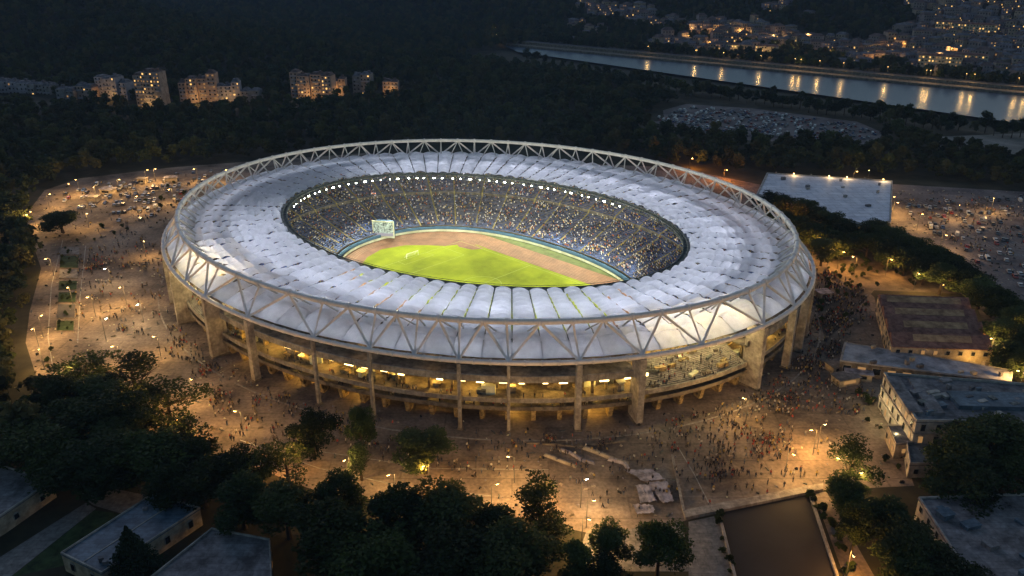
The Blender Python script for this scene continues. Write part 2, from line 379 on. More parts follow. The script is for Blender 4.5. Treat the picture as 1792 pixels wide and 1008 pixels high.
for i, t in enumerate(lowT):
    b = MB(); a, c2 = E(142.2, 118.1, t, 35.2), E(135.0, 110.5, t, 28.6)
    b.tube([a, c2], .34, 6); b.build('inner_strut', M['steelw'], ST, True)
    t2 = upT[i]
    b = MB(); b.tube([E(142.2, 118.1, t2, 35.2), E(135.5, 111, t2 - .03, 28.6)], .3, 6); b.tube([E(142.2, 118.1, t2, 35.2), E(135.5, 111, t2 + .03, 28.6)], .3, 6)
    b.build('inner_strut', M['steelw'], ST, True)
    b = MB(); b.tube([E(149.8, 124.8, t, 25.3), E(142.2, 118.1, t, 35.2)], .36, 6); b.build('vertical_post', M['steel'], ST, True)

def column(t, kind):
    w, d = {'big': (2.2, 7.5), 'mid': (1.9, 2.8), 'thin': (1.0, 1.3)}[kind]
    dirv = Vector((math.cos(t) / 150, math.sin(t) / 125, 0)).normalized(); tan = Vector((-dirv.y, dirv.x, 0))
    c0 = E(150.3, 125.3, t, 0); b = MB()
    prof = [(0, 0, 1), (d, 0, 1), (d * .92, 24.2, .92), (0, 24.2, .92)]
    for s_ in (-1, 1):
        P = [c0 - dirv * (x - .8) + tan * (s_ * w / 2 * k) + Vector((0, 0, z)) for x, z, k in prof]
        b.poly(P if s_ < 0 else P[::-1])
    for i in range(4):
        x0, z0, k0 = prof[i]; x1, z1, k1 = prof[(i + 1) % 4]
        f = lambda x, z, k, s_: c0 - dirv * (x - .8) + tan * (s_ * w / 2 * k) + Vector((0, 0, z))
        b.quad(f(x0, z0, k0, -1), f(x0, z0, k0, 1), f(x1, z1, k1, 1), f(x1, z1, k1, -1))
    o = b.build('column', M['conc'], ST)
    b = MB(); cc = c0 - dirv * (d / 2 - .8); b.box((cc.x, cc.y, .25), (d + .8, w + .8, .5), math.atan2(dirv.y, dirv.x)); b.build('plinth', M['concd'], o)
for t in lowT:
    if t in col_big: column(t, 'big')
    elif t in col_mid: column(t, 'mid')
    elif t in col_thin: column(t, 'thin')
for i, t in enumerate(rear):
    if i % 2: column(t, 'mid')

# roof membrane: one vaulted panel per bay, cable scallops across it
NP = 88; pt = even(NP, .5); RA0, RB0, RA1, RB1 = 148.4, 123.4, 101.2, 71.9
zb = lambda s: np.interp(s, [0, .05, .13, .25, 1], [25.5, 26.6, 28.0, 28.3, 27.3])
for k in range(NP):
    t0 = pt[k]; t1 = pt[(k + 1) % NP]
    if t1 < t0: t1 += 2 * PI
    ns, nw = 105, 11; s_ = np.linspace(0, 1, ns)[:, None]; w_ = np.linspace(0, 1, nw)[None, :]; gp_ = .001 + .036 * sstep(s_, .16, .34); w_ = gp_ + (1 - 2 * gp_) * w_
    tw = t0 + (t1 - t0) * w_; a = RA0 + (RA1 - RA0) * s_; bb = RB0 + (RB1 - RB0) * s_
    u = (2 * w_ - 1); vault = (1 - u ** 2)
    NSEG = 13; ph = s_ * NSEG + rng.uniform(-.3, .3); seg = np.floor(ph).astype(int); fr = ph - np.floor(ph)
    amp = rng.uniform(.2, .75, NSEG + 3)[np.clip(seg, 0, NSEG + 2)]
    stp = rng.uniform(.2, 1.15, NSEG + 3) * rng.choice([1, 1, 1, -1], NSEG + 3); lean = rng.uniform(-.5, .5, NSEG + 3)[np.clip(seg, 0, NSEG + 2)]
    grow = .12 + .88 * sstep(s_, .08, .22)
    z = zb(s_) + grow * vault * (1.1 + .2 * np.sin(k * 2.1)) + sstep(s_, .08, .16) * (amp * (np.abs(np.sin(PI * fr)) ** .6 - .5) * 1.35 + stp[np.clip(seg, 0, NSEG + 2)] * (fr - .5)) * (.45 + .55 * vault) * 1.15
    z = z + sstep(s_, .08, .16) * lean * u * np.sin(PI * fr)
    z = z + (1 - grow) * (1 - np.abs(u)) * .9 * sstep(s_, 0, .07)
    X = a * np.cos(tw); Y = bb * np.sin(tw)
    V = np.stack([X, Y, z + 0 * X], -1).reshape(-1, 3); I = np.arange(ns * nw).reshape(ns, nw)
    F = np.stack([I[:-1, :-1], I[:-1, 1:], I[1:, 1:], I[1:, :-1]], -1).reshape(-1, 4)[:, ::-1]
    mobj('roof_panel', np_mesh('roof_panel', V, F, M['memb'], smooth=True), ST)
    # rib between the panels
    b = MB(); P = [E(RA0 + (RA1 - RA0) * q, RB0 + (RB1 - RB0) * q, t0, float(zb(q)) - .3) for q in np.linspace(0, 1, 16)]
    b.tube(P, .24, 5)
    for i in range(15):
        p, q = P[i], P[i + 1]; m_ = (p + q) / 2; b.box((m_.x, m_.y, m_.z + .1), (.16, .95, .16), t0, 0)
    b.build('roof_rib', M['darksteel'], ST)

# inner compression ring with floodlights
b = MB(); b.tube(loop(100.3, 71.0, 27.6, 240), .32, 8, closed=True); b.tube(loop(98.4, 69.1, 27.3, 240), .3, 8, closed=True); b.tube(loop(99.4, 70.1, 25.2, 240), .3, 8, closed=True)
e160 = even(160)
for i, t in enumerate(e160):
    t2 = e160[(i + 1) % 160]
    b.tube([E(100.3, 71, t, 27.6), E(98.4, 69.1, t, 27.3)], .12, 4); b.tube([E(98.4, 69.1, t, 27.3), E(99.4, 70.1, t2, 25.2)], .13, 4); b.tube([E(100.3, 71, t2, 27.6), E(99.4, 70.1, t, 25.2)], .13, 4)
b.build('inner_ring_truss', M['darksteel'], ST)
b = MB()
for i in range(240):
    t, q = 2 * PI * i / 240, 2 * PI * (i + 1) / 240
    b.quad(E(101.6, 72.3, t, 27.0), E(98.6, 69.3, t, 27.0), E(98.6, 69.3, q, 27.0), E(101.6, 72.3, q, 27.0)); b.quad(E(98.5, 69.2, t, 28.1), E(98.5, 69.2, q, 28.1), E(98.5, 69.2, q, 28.3), E(98.5, 69.2, t, 28.3))
b.build('maintenance_walkway', M['darksteel'], ST)
NF = 108
for i, t in enumerate(even(NF, .3)):
    p = E(98.0, 68.7, t, 25.6 + .0); n = Vector((-math.cos(t) / 98, -math.sin(t) / 69, 0)).normalized(); rz = math.atan2(n.y, n.x)
    if (p.x * math.sin(STH) + p.y * math.cos(STH)) < 26: continue
    big = i % 4 == 0; w = random.uniform(1.6, 2.2) if big else random.uniform(.5, 1.3)
    p = E(98.0, 68.7, t + random.uniform(-.012, .012), 25.6)
    b = MB(); b.box((p.x, p.y, p.z), (.5, w, .8), rz); o = b.build('floodlight', M['darksteel'], ST)
    b = MB(); q = p + n * .3; b.box((q.x, q.y, q.z - .05), (.12, w * .7, .42), rz); b.build('lens', M['flood'], o)
for i, t in enumerate(even(32, .1)):
    p = E(96.5, 67.3, t, 25.3); tgt = E(26, 12, t + PI, 0) if i % 2 else E(100, 74, t + PI, 8); d = tgt - p
    light('floodlight_beam', p, 70000 if i % 2 else 18000, (1.0, 1.0, .74), ST, .5, 'SPOT', d.to_track_quat('-Z', 'Y').to_euler(), rad(118), .6)

# unseen fill spots added under the membrane to brighten the roof
for ring, (ua, ub, uz, un, uw) in enumerate(((106, 78, 14.5, 44, 6400), (119.5, 92.5, 20, 44, 6000), (131.7, 106.7, 23.6, 96, 950), (138.8, 113.8, 18.0, 44, 6000))):
    for t in even(un, ring * .33):
        light('roof_fill_light', E(ua, ub, t, uz), uw, (.84, .88, 1), ST, 1.2, 'SPOT', (PI, 0, 0), rad(158), .9)
# seating bowl
PA = rad(-11); PC = Vector((6, -4, 0))
def board(t, k=1.0, z=0):
    c_, s_ = math.cos(t), math.sin(t); n = 2 / 2.3
    x = 80 * k * math.copysign(abs(c_) ** n, c_); y = (55 - 80 + 80 * k) * math.copysign(abs(s_) ** n, s_)
    return Vector((PC.x + x * math.cos(PA) - y * math.sin(PA), PC.y + x * math.sin(PA) + y * math.cos(PA), z))
NT, NR = 260, 46
bt = [2 * PI * i / NT for i in range(NT)]
inner = [board(t + .19, 1.0) for t in bt]; outer = [E(130, 105, t, 0) for t in bt]
def bowl(i, f, z):
    p = inner[i % NT].lerp(outer[i % NT], f); return Vector((p.x, p.y, z))
def bz(f): return 2.2 + 21.5 * f ** 1.12 + (1.6 if f > .52 else 0)
b = MB()
for r in range(NR):
    f0_, f1_ = .03 + .97 * r / NR, .03 + .97 * (r + 1) / NR; z0 = bz(f0_); zp = bz(.03 + .97 * (r - 1) / NR) if r else 2.0
    for i in range(NT):
        b.quad(bowl(i, f0_, zp), bowl(i + 1, f0_, zp), bowl(i + 1, f0_, z0), bowl(i, f0_, z0), 1)
        b.quad(bowl(i, f0_, z0), bowl(i + 1, f0_, z0), bowl(i + 1, f1_, z0), bowl(i, f1_, z0), 0)
b.build('seating_bowl', [M['seat'], M['concd']], ST)
NA = 40
for k in range(NA):
    i = k * NT // NA; b = MB()
    tdir = (bowl(i + 1, .5, 0) - bowl(i - 1, .5, 0)).normalized() * .42
    for r in range(NR):
        if k % 2 and r < 3: continue
        f0_, f1_ = .03 + .97 * r / NR, .03 + .97 * (r + 1) / NR; z0 = bz(f0_) + .06; z1 = bz(f1_) + .06
        P, Q = bowl(i, f0_, z0), bowl(i, f1_, z1); b.quad(P - tdir, P + tdir, Q + tdir, Q - tdir)
    b.build('aisle', M['aisle'], ST)
b = MB()      # perimeter walls: blue stand front, cream advertising boards
bl = [board(t, 1.0) for t in bt]; b2 = [board(t, .975) for t in bt]
for i in range(NT):
    j = (i + 1) % NT
    for L_, z0, z1, m_ in ((bl, 0, 2.1, 0), (b2, 0, 1.3, 1)):
        b.quad((L_[i].x, L_[i].y, z0), (L_[j].x, L_[j].y, z0), (L_[j].x, L_[j].y, z1), (L_[i].x, L_[i].y, z1), m_)
    q0, q1 = inner[i], inner[j]
for i in range(NT):
    j = (i + 1) % NT; o0, o1 = bl[i] * 1.006, bl[j] * 1.006
    b.quad((bl[i].x, bl[i].y, 2.1), (bl[j].x, bl[j].y, 2.1), (o1.x, o1.y, 2.1), (o0.x, o0.y, 2.1), 0)
b.build('perimeter_wall', [M['adb'], M['adw']], ST)
# infield, track, pitch
def flat(name, P, m, z, parent=ST):
    b = MB(); b.poly([(p[0], p[1], z) for p in P]); return b.build(name, m, parent)
flat('infield_apron', [p for p in bl], M['apron'], .02)
TC = Vector((9.0, -7.5, 0))
def stad(hl, r, z=0, n=40):
    P = []
    for i in range(n + 1): a = -PI / 2 + PI * i / n; P.append((hl + r * math.cos(a), r * math.sin(a)))
    for i in range(n + 1): a = PI / 2 + PI * i / n; P.append((-hl + r * math.cos(a), r * math.sin(a)))
    return [(TC.x + x * math.cos(PA) - y * math.sin(PA), TC.y + x * math.sin(PA) + y * math.cos(PA), z) for x, y in P]
flat('running_track', stad(41, 48.3), M['track'], .03)
b = MB()
for k in range(9):
    r0 = 35.6 + k * 1.45; A_, B_ = stad(40, r0), stad(40, r0 + .16)
    for i in range(len(A_)):
        j = (i + 1) % len(A_); b.quad((*A_[i][:2], .045), (*A_[j][:2], .045), (*B_[j][:2], .045), (*B_[i][:2], .045))
b.build('lane_lines', M['trackline'], ST)
def loc2(x, y, z): return (TC.x + x * math.cos(PA) - y * math.sin(PA), TC.y + x * math.sin(PA) + y * math.cos(PA), z)
# grass: straight sides, with red jumping fans cut into both bends
gp = [loc2(x, y, 0) for x, y in [(-47, -34.6), (47, -34.6), (66, -18), (66, 14), (50, 26), (46, 34.6), (-40, 34.6), (-46, 30), (-50, 22), (-58, 16), (-66, 8), (-70, -4), (-66, -16), (-58, -26)]]
pm = MB(); pm.poly([(p[0], p[1], .04) for p in gp]); po = pm.build('pitch', M['pitch'], ST)
b = MB()
def line(x0, y0, x1, y1, w=.22):
    d = Vector((x1 - x0, y1 - y0, 0)).normalized(); n = Vector((-d.y, d.x, 0)) * w / 2
    b.quad(*[loc2(x, y, .06) for x, y in ((x0 - n.x, y0 - n.y), (x1 - n.x, y1 - n.y), (x1 + n.x, y1 + n.y), (x0 + n.x, y0 + n.y))])
PL, PW = 50, 32.5
for a_ in ((-PL, -PW, PL, -PW), (-PL, PW, PL, PW), (-PL, -PW, -PL, PW), (PL, -PW, PL, PW), (0, -PW, 0, PW)): line(*a_)
for s_ in (-1, 1):
    for (d_, h_) in ((16.5, 20), (5.5, 9.2)):
        x0, x1 = s_ * PL, s_ * (PL - d_); line(x0, -h_, x1, -h_); line(x0, h_, x1, h_); line(x1, -h_, x1, h_)
for i in range(40):
    a0, a1 = 2 * PI * i / 40, 2 * PI * (i + 1) / 40; line(9.15 * math.cos(a0), 9.15 * math.sin(a0), 9.15 * math.cos(a1), 9.15 * math.sin(a1))
b.build('pitch_lines', M['paint'], po)
flat('jumping_area', [loc2(x, y, 0) for x, y in [(-44, 26), (-36, 28), (-33, 33.5), (-42, 34), (-52, 30)]], M['track'], .05)

# outer building under the ring
def band(a, bb, z0, z1, th, t0, t1, m, name, n=None):
    n = n or max(4, int(abs(t1 - t0) / 2 / PI * 200)); b = MB()
    for i in range(n):
        p, q = t0 + (t1 - t0) * i / n, t0 + (t1 - t0) * (i + 1) / n
        for (A0, B0, Z0), (A1, B1, Z1) in (((a, bb, z0), (a, bb, z1)), ((a, bb, z1), (a - th, bb - th, z1)), ((a - th, bb - th, z1), (a - th, bb - th, z0)), ((a - th, bb - th, z0), (a, bb, z0))):
            b.quad(E(A0, B0, p, Z0), E(A0, B0, q, Z0), E(A1, B1, q, Z1), E(A1, B1, p, Z1))
    return b.build(name, m, ST)
T0, T1 = -.625, -.27; U0, U1 = -2.16, -1.83          # open terraces beside the big columns
segs = [(T1, U0 + 2 * PI), (U1, T0)]
band(133.5, 108.5, 0, 22.5, .6, 0, 2 * PI, M['facade'], 'facade_wall')
for a0, a1 in segs:
    band(146.0, 121.0, 15.4, 17.7, .5, a0, a1, M['conc'], 'upper_parapet')
    band(145.4, 120.4, 15.0, 15.4, 12.0, a0, a1, M['concd'], 'upper_deck')
    band(145.4, 120.4, 8.4, 8.9, 12.0, a0, a1, M['concd'], 'middle_deck')
    band(146.0, 121.0, 7.9, 9.5, .4, a0, a1, M['conc'], 'middle_parapet')
    band(139.5, 114.5, 19.6, 20.4, 6.2, a0, a1, M['concd'], 'top_gallery')
band(146.4, 121.4, 5.2, 6.6, .5, 0, 2 * PI, M['concd'], 'lower_parapet')
band(145.9, 120.9, 5.0, 5.3, 12.5, 0, 2 * PI, M['concd'], 'lower_deck')
for a0, a1 in ((T0, T1), (U0, U1)):
    b = MB(); n = 24; ks = 20
    for i in range(n):
        p, q = a0 + (a1 - a0) * i / n, a0 + (a1 - a0) * (i + 1) / n
        for k in range(ks):
            A0 = 146 - 12.4 * k / ks; A1 = 146 - 12.4 * (k + 1) / ks; z0 = 9 + 6.5 * k / ks; z1 = 9 + 6.5 * (k + 1) / ks
            b.quad(E(A0, A0 - 25, p, z0), E(A0, A0 - 25, q, z0), E(A1, A1 - 25, q, z0), E(A1, A1 - 25, p, z0))
            b.quad(E(A1, A1 - 25, p, z0), E(A1, A1 - 25, q, z0), E(A1, A1 - 25, q, z1), E(A1, A1 - 25, p, z1))
    b.build('terrace', M['conc'], ST)
    for k in range(26 if a0 == T0 else 12):
        t = random.uniform(a0 + .02, a1 - .02); q = random.random(); a_ = 145.5 - 12 * q; p = E(a_, a_ - 25, t, 9 + 6.5 * q); w = random.uniform(1, 5); hh = random.uniform(.4, 1.6)
        b = MB(); b.box((p.x, p.y, p.z + hh / 2), (random.uniform(.5, 1.6), w, hh), math.atan2(math.sin(t) / 109, math.cos(t) / 134) + random.uniform(-.4, .4)); b.build('stall_counter', M[random.choice(['concd', 'facade', 'darksteel', 'adw'])], ST)
    band(146.4, 121.4, 8.2, 9.9, .5, a0, a1, M['conc'], 'terrace_parapet')
front = [t if t < PI else t - 2 * PI for t in even(96, .2)]
for k, t in enumerate(front):                      # ground floor piers, raked like the photo's
    if k % 1 == 0:
        dv = Vector((math.cos(t) / 146, math.sin(t) / 121, 0)).normalized(); tn = Vector((-dv.y, dv.x, 0)); p = E(144.5, 119.5, t, 0)
        b = MB(); w = .45
        for s_ in (-1, 1):
            w = .75; P = [p + tn * w * s_ - dv * 3.5, p + tn * w * s_ - dv * .6, p + tn * w * s_ + dv * .5 + Vector((0, 0, 5)), p + tn * w * s_ - dv * 7 + Vector((0, 0, 5))]
            b.poly(P if s_ > 0 else P[::-1])
        f = lambda x, z, s_: p + tn * w * s_ + dv * x + Vector((0, 0, z))
        b.quad(f(-.6, 0, -1), f(-.6, 0, 1), f(.5, 5, 1), f(.5, 5, -1)); b.quad(f(-3.5, 0, 1), f(-3.5, 0, -1), f(-7, 5, -1), f(-7, 5, 1))
        b.build('pier', M['facade'], ST)
vis = [t for t in even(60, .5) if (t > 2 * PI - 2.35 or t < .3)]
for k, t in enumerate(vis):
    tn = t if t < PI else t - 2 * PI
    if T0 < tn < T1 or U0 < tn < U1:
        light('terrace_light', E(139, 114, t, 22.6), 5200, (1, .76, .30), ST, .5)
        continue
    light('concourse_light', E(139.5, 114.5, t, 13.0), 2100, (1, .56, .09), ST, .4)
    light('mezzanine_light', E(140, 115, t, 7.4), 500, (1, .60, .12), ST, .3)
    if k % 2: light('gallery_light', E(141, 116, t, 19.0), 160, (1, .60, .2), ST, .3)
    if k % 2: light('arcade_light', E(138.5, 113.5, t, 3.9), 1800, (1, .55, .09), ST, .4)
    rz = math.atan2(math.sin(t) / 125, math.cos(t) / 150)
    for dz in (0, 1):
        t2 = t + (.022 if dz else -.022); p = E(143.2, 118.2, t2, 13.9)
        if random.random() < .75:
            b = MB(); b.box((p.x, p.y, p.z), (.3, random.uniform(1.6, 3.6), random.uniform(.5, 1.3)), rz); b.build('strip_light', M['strip'], ST)
for k in range(146):
    t = random.uniform(-2.3, .25)
    if T0 < t < T1 or U0 < t < U1: continue
    a_ = random.uniform(136, 143); p = E(a_, a_ - 25, t, 0); rz = math.atan2(math.sin(t) / 109, math.cos(t) / 134); hh = random.uniform(1.2, 4.2); b = MB()
    if k % 3: b.box((p.x, p.y, 8.9 + hh / 2), (random.uniform(.8, 2.4), random.uniform(1, 5), hh), rz); b.box((p.x, p.y, 8.95 + hh), (2.2, 3, .12), rz); b.build('booth', M[random.choice(['concd', 'facade', 'darksteel', 'adw'])], ST)
    else:
        for zz in (5.3, 8.9): b.box((p.x, p.y, zz + 3), (.8, .8, 6.1), rz)
        b.build('inner_pillar', M['facade'], ST)
# doors and openings on the facade wall
for k, t in enumerate(even(100, 0)):
    if not (t > 2 * PI - 2.35 or t < .35): continue
    rz = math.atan2(math.sin(t) / 108, math.cos(t) / 133)
    b = MB()
    for z, hgt in ((2.3, 3.2), (11.2, 2.6)):
        p = E(133.6, 108.6, t, z); b.box((p.x, p.y, p.z), (.35, 2.6, hgt), rz)
    b.build('doorway', M['darksteel'], ST)

# scoreboard
sb = G(672, 417); sc_ = empty('scoreboard', (sb.x, sb.y, .05), rad(-8), 'pale video scoreboard with cream frame at the far bend of the track', 'scoreboard')
b = MB(); b.box((0, 1.2, 4.9), (11.5, 2.2, 8.2)); b.box((0, 3.4, 7.2), (9, 2.4, 3.2)); b.build('housing', M['adb'], sc_)
b = MB(); b.box((-5.6, -.05, 4.9), (.6, .5, 8.4)); b.box((5.6, -.05, 4.9), (.6, .5, 8.4)); b.box((0, -.05, 9.3), (11.8, .5, .6)); b.box((0, -.05, .8), (11.8, .5, .9)); b.build('frame', M['adw'], sc_)
scr = mat('screen', (.1, .16, .14), .5, .8, .9, (.35, .42, .40), detail=8)
t_ = scr.node_tree; bs = t_.nodes['Principled BSDF']; t_.links.new(bs.inputs['Base Color'].links[0].from_socket, bs.inputs['Emission Color']); bs.inputs['Emission Strength'].default_value = .25
b = MB(); b.box((0, -.02, 5.6), (10.4, .3, 6.6)); b.build('screen', scr, sc_)
b = MB(); b.box((0.2, -.2, 2.2), (10, .3, 1.6)); b.build('caption_strip', emat('screen_white', (.85, .8, 1), .35), sc_)

# goals
for s_, w in ((-1, 'at the far left end of the pitch'), (1, 'at the right end of the pitch')):
    e = empty('goal', ST.matrix_basis @ Vector(loc2(s_ * PL, 0, .06)), STH + PA, 'white goal frame with net ' + w, 'goal')
    b = MB(); b.tube([(0, -3.66, 0), (0, -3.66, 2.44), (0, 3.66, 2.44), (0, 3.66, 0)], .12, 6); b.build('goal_frame', M['adw'], e)
    b = MB()
    for y in np.linspace(-3.66, 3.66, 12): b.tube([(0, y, 2.44), (s_ * 2, y, 0)], .03, 3)
    for q in np.linspace(0, 1, 5): b.tube([(s_ * 2 * q, -3.66, 2.44 * (1 - q)), (s_ * 2 * q, 3.66, 2.44 * (1 - q))], .03, 3)
    b.build('net', M['adw'], e)

# ================================================================== SCATTERED STUFF
def scatter(name, pts, srcs, scl, rot, mats_label=None, kind='stuff', label=None, cat=None, parent=None):
    n = len(pts); me = bpy.data.meshes.new(name); me.vertices.add(n); me.vertices.foreach_set('co', np.asarray(pts, np.float32).ravel())
    a = me.attributes.new('scl', 'FLOAT_VECTOR', 'POINT'); a.data.foreach_set('vector', np.asarray(scl, np.float32).ravel())
    a = me.attributes.new('rot', 'FLOAT_VECTOR', 'POINT'); r = np.zeros((n, 3), np.float32); r[:, 2] = rot; a.data.foreach_set('vector', r.ravel())
    a = me.attributes.new('idx', 'INT', 'POINT'); a.data.foreach_set('value', rng.integers(0, len(srcs), n).astype(np.int32))
    o = mobj(name, me, parent)
    g = bpy.data.node_groups.new(name, 'GeometryNodeTree'); g.interface.new_socket('Geometry', in_out='INPUT', socket_type='NodeSocketGeometry'); g.interface.new_socket('Geometry', in_out='OUTPUT', socket_type='NodeSocketGeometry')
    N = g.nodes; L_ = g.links; gi, go = N.new('NodeGroupInput'), N.new('NodeGroupOutput')
    jn = N.new('GeometryNodeGeometryToInstance')
    for s_ in reversed(srcs):
        oi = N.new('GeometryNodeObjectInfo'); oi.inputs['Object'].default_value = s_; oi.inputs['As Instance'].default_value = False
        L_.new(oi.outputs['Geometry'], jn.inputs[0])
    ip = N.new('GeometryNodeInstanceOnPoints'); L_.new(gi.outputs[0], ip.inputs['Points']); L_.new(jn.outputs[0], ip.inputs['Instance']); ip.inputs['Pick Instance'].default_value = True
    def at(nm, ty):
        q = N.new('GeometryNodeInputNamedAttribute'); q.data_type = ty; q.inputs['Name'].default_value = nm; return q.outputs['Attribute']
    L_.new(at('idx', 'INT'), ip.inputs['Instance Index']); L_.new(at('rot', 'FLOAT_VECTOR'), ip.inputs['Rotation']); L_.new(at('scl', 'FLOAT_VECTOR'), ip.inputs['Scale'])
    L_.new(ip.outputs[0], go.inputs[0])
    md = o.modifiers.new('scatter', 'NODES'); md.node_group = g
    return tag(o, label, cat, kind=kind)
def src(name, me): return bpy.data.objects.new(name, me)       # source geometry, never linked

# ------------------------------------------------------------------ trees
def leaf_cloud(nlobe, nleaf, size, seed, shape='round', hole=.0):
    r = np.random.default_rng(seed)
    # crown fills x,y in -0.5..0.5 and z .22..1
    if shape == 'cone':
        n = nleaf; z = r.random(n) ** 1.35; rr = (1 - z) * .5 * (.55 + .45 * np.sin(z * 34) ** 2) * np.sqrt(r.uniform(.35, 1, n)); an = r.random(n) * 2 * PI
        C = np.stack([rr * np.cos(an), rr * np.sin(an), .08 + .92 * z], -1)
    else:
        L_ = []
        for i in range(nlobe):
            a = r.random() * 2 * PI; e = r.uniform(-.75, 1); q = r.uniform(.35, 1)
            cz = .57 + .31 * e; w = math.sqrt(max(.05, 1 - e * e * .8)) * .34 * q
            L_.append((w * math.cos(a), w * math.sin(a), cz, r.uniform(.09, .16)))
        L_.append((0, 0, .62, .2)); L_.append((0, 0, .8, .16))
        C = []
        wts = np.array([l[3] ** 2 for l in L_]); wts /= wts.sum()
        for l, k in zip(L_, r.multinomial(nleaf, wts)):
            d = r.normal(size=(k, 3)); d /= np.linalg.norm(d, axis=1)[:, None]; rr = l[3] * (r.uniform(.25, 1, k) ** .45) * (1 + .13 * r.normal(size=k))
            # drop some directions: clumpy edge
            C.append(np.array(l[:3]) + d * rr[:, None] * np.array([1, 1, .85]))
        C = np.concatenate(C)
    n = len(C); u = r.normal(size=(n, 3)); u /= np.linalg.norm(u, axis=1)[:, None]; v = r.normal(size=(n, 3)); v = np.cross(u, v); v /= np.linalg.norm(v, axis=1)[:, None]
    s = size * r.uniform(.6, 1.4, n)[:, None]
    V = np.stack([C - u * s - v * s * .6, C + u * s - v * s * .6, C + u * s * .7 + v * s * .6, C - u * s * .7 + v * s * .6], 1).reshape(-1, 3)
    F = np.arange(4 * n).reshape(n, 4); return V, F, C
def trunk_mb(seed, detail=True, conifer=False):
    r = random.Random(seed); b = MB()
    if conifer: b.tube([(0, 0, 0), (0, 0, .5), (0, 0, .96)], [.022, .014, .003], 6); return b
    b.tube([(0, 0, 0), (.006, .004, .2), (.0, .01, .42), (.012, .0, .62)], [.032, .022, .016, .007], 7 if detail else 5)
    for i in range(9 if detail else 3):
        z = r.uniform(.24, .5); a = r.uniform(0, 2 * PI); q = r.uniform(.16, .3)
        b.tube([(0, 0, z), (q * .5 * math.cos(a), q * .5 * math.sin(a), z + .10), (q * math.cos(a), q * math.sin(a), z + r.uniform(.16, .3))], [.012, .008, .003], 5)
    return b
def tree_proto(name, nl, nleaf, size, seed, lm, shape='round', detail=True):
    V, F, _ = leaf_cloud(nl, nleaf, size, seed, shape)
    root = bpy.data.objects.new(name, None); tm = trunk_mb(seed, detail, shape == 'cone')
    me = bpy.data.meshes.new('trunk'); me.from_pydata(tm.v, [], tm.f); me.materials.append(M['bark'])
    return name, np_mesh('crown', V, F, lm), me
NEAR = [tree_proto('broadleaf_tree', 17 + 3 * i, 8000, .0145, 10 + i, M[('leafB', 'leafA', 'leafD', 'leafB', 'leafA', 'leafD')[i]]) for i in range(6)]
SPARSE = [tree_proto('broadleaf_tree', 13, 2700, .0135, 40 + i, M['leafB']) for i in range(3)]
CONI = [tree_proto('conifer_tree', 0, 8000, .016, 60, M['leafC'], 'cone')]
MID = [tree_proto('broadleaf_tree', 13, 1100, .032, 80 + i, M['leafA' if i % 3 else 'leafB'], detail=False) for i in range(5)]
def plant(P, protos, w, h, label, group=None, cat='tree', k=None):
    nm, crown, trunk = protos[random.randrange(len(protos)) if k is None else k % len(protos)]
    e = empty(nm, P, random.uniform(0, 6.28), label, cat, group); e.scale = (w * random.uniform(.95, 1.05), w, h)
    mobj('trunk', trunk, e); mobj('crown', crown, e); return e
def tree_px(px, py, wpx, h, protos, label, group=None, k=None, wm=1.26):
    P = G(px, py, .62 * h); D = math.sqrt(P.x ** 2 + P.y ** 2 + (CH - P.z) ** 2); w = wpx / CF * D * wm
    return plant((P.x, P.y, -.1), protos, w, h, label, group, k=k)

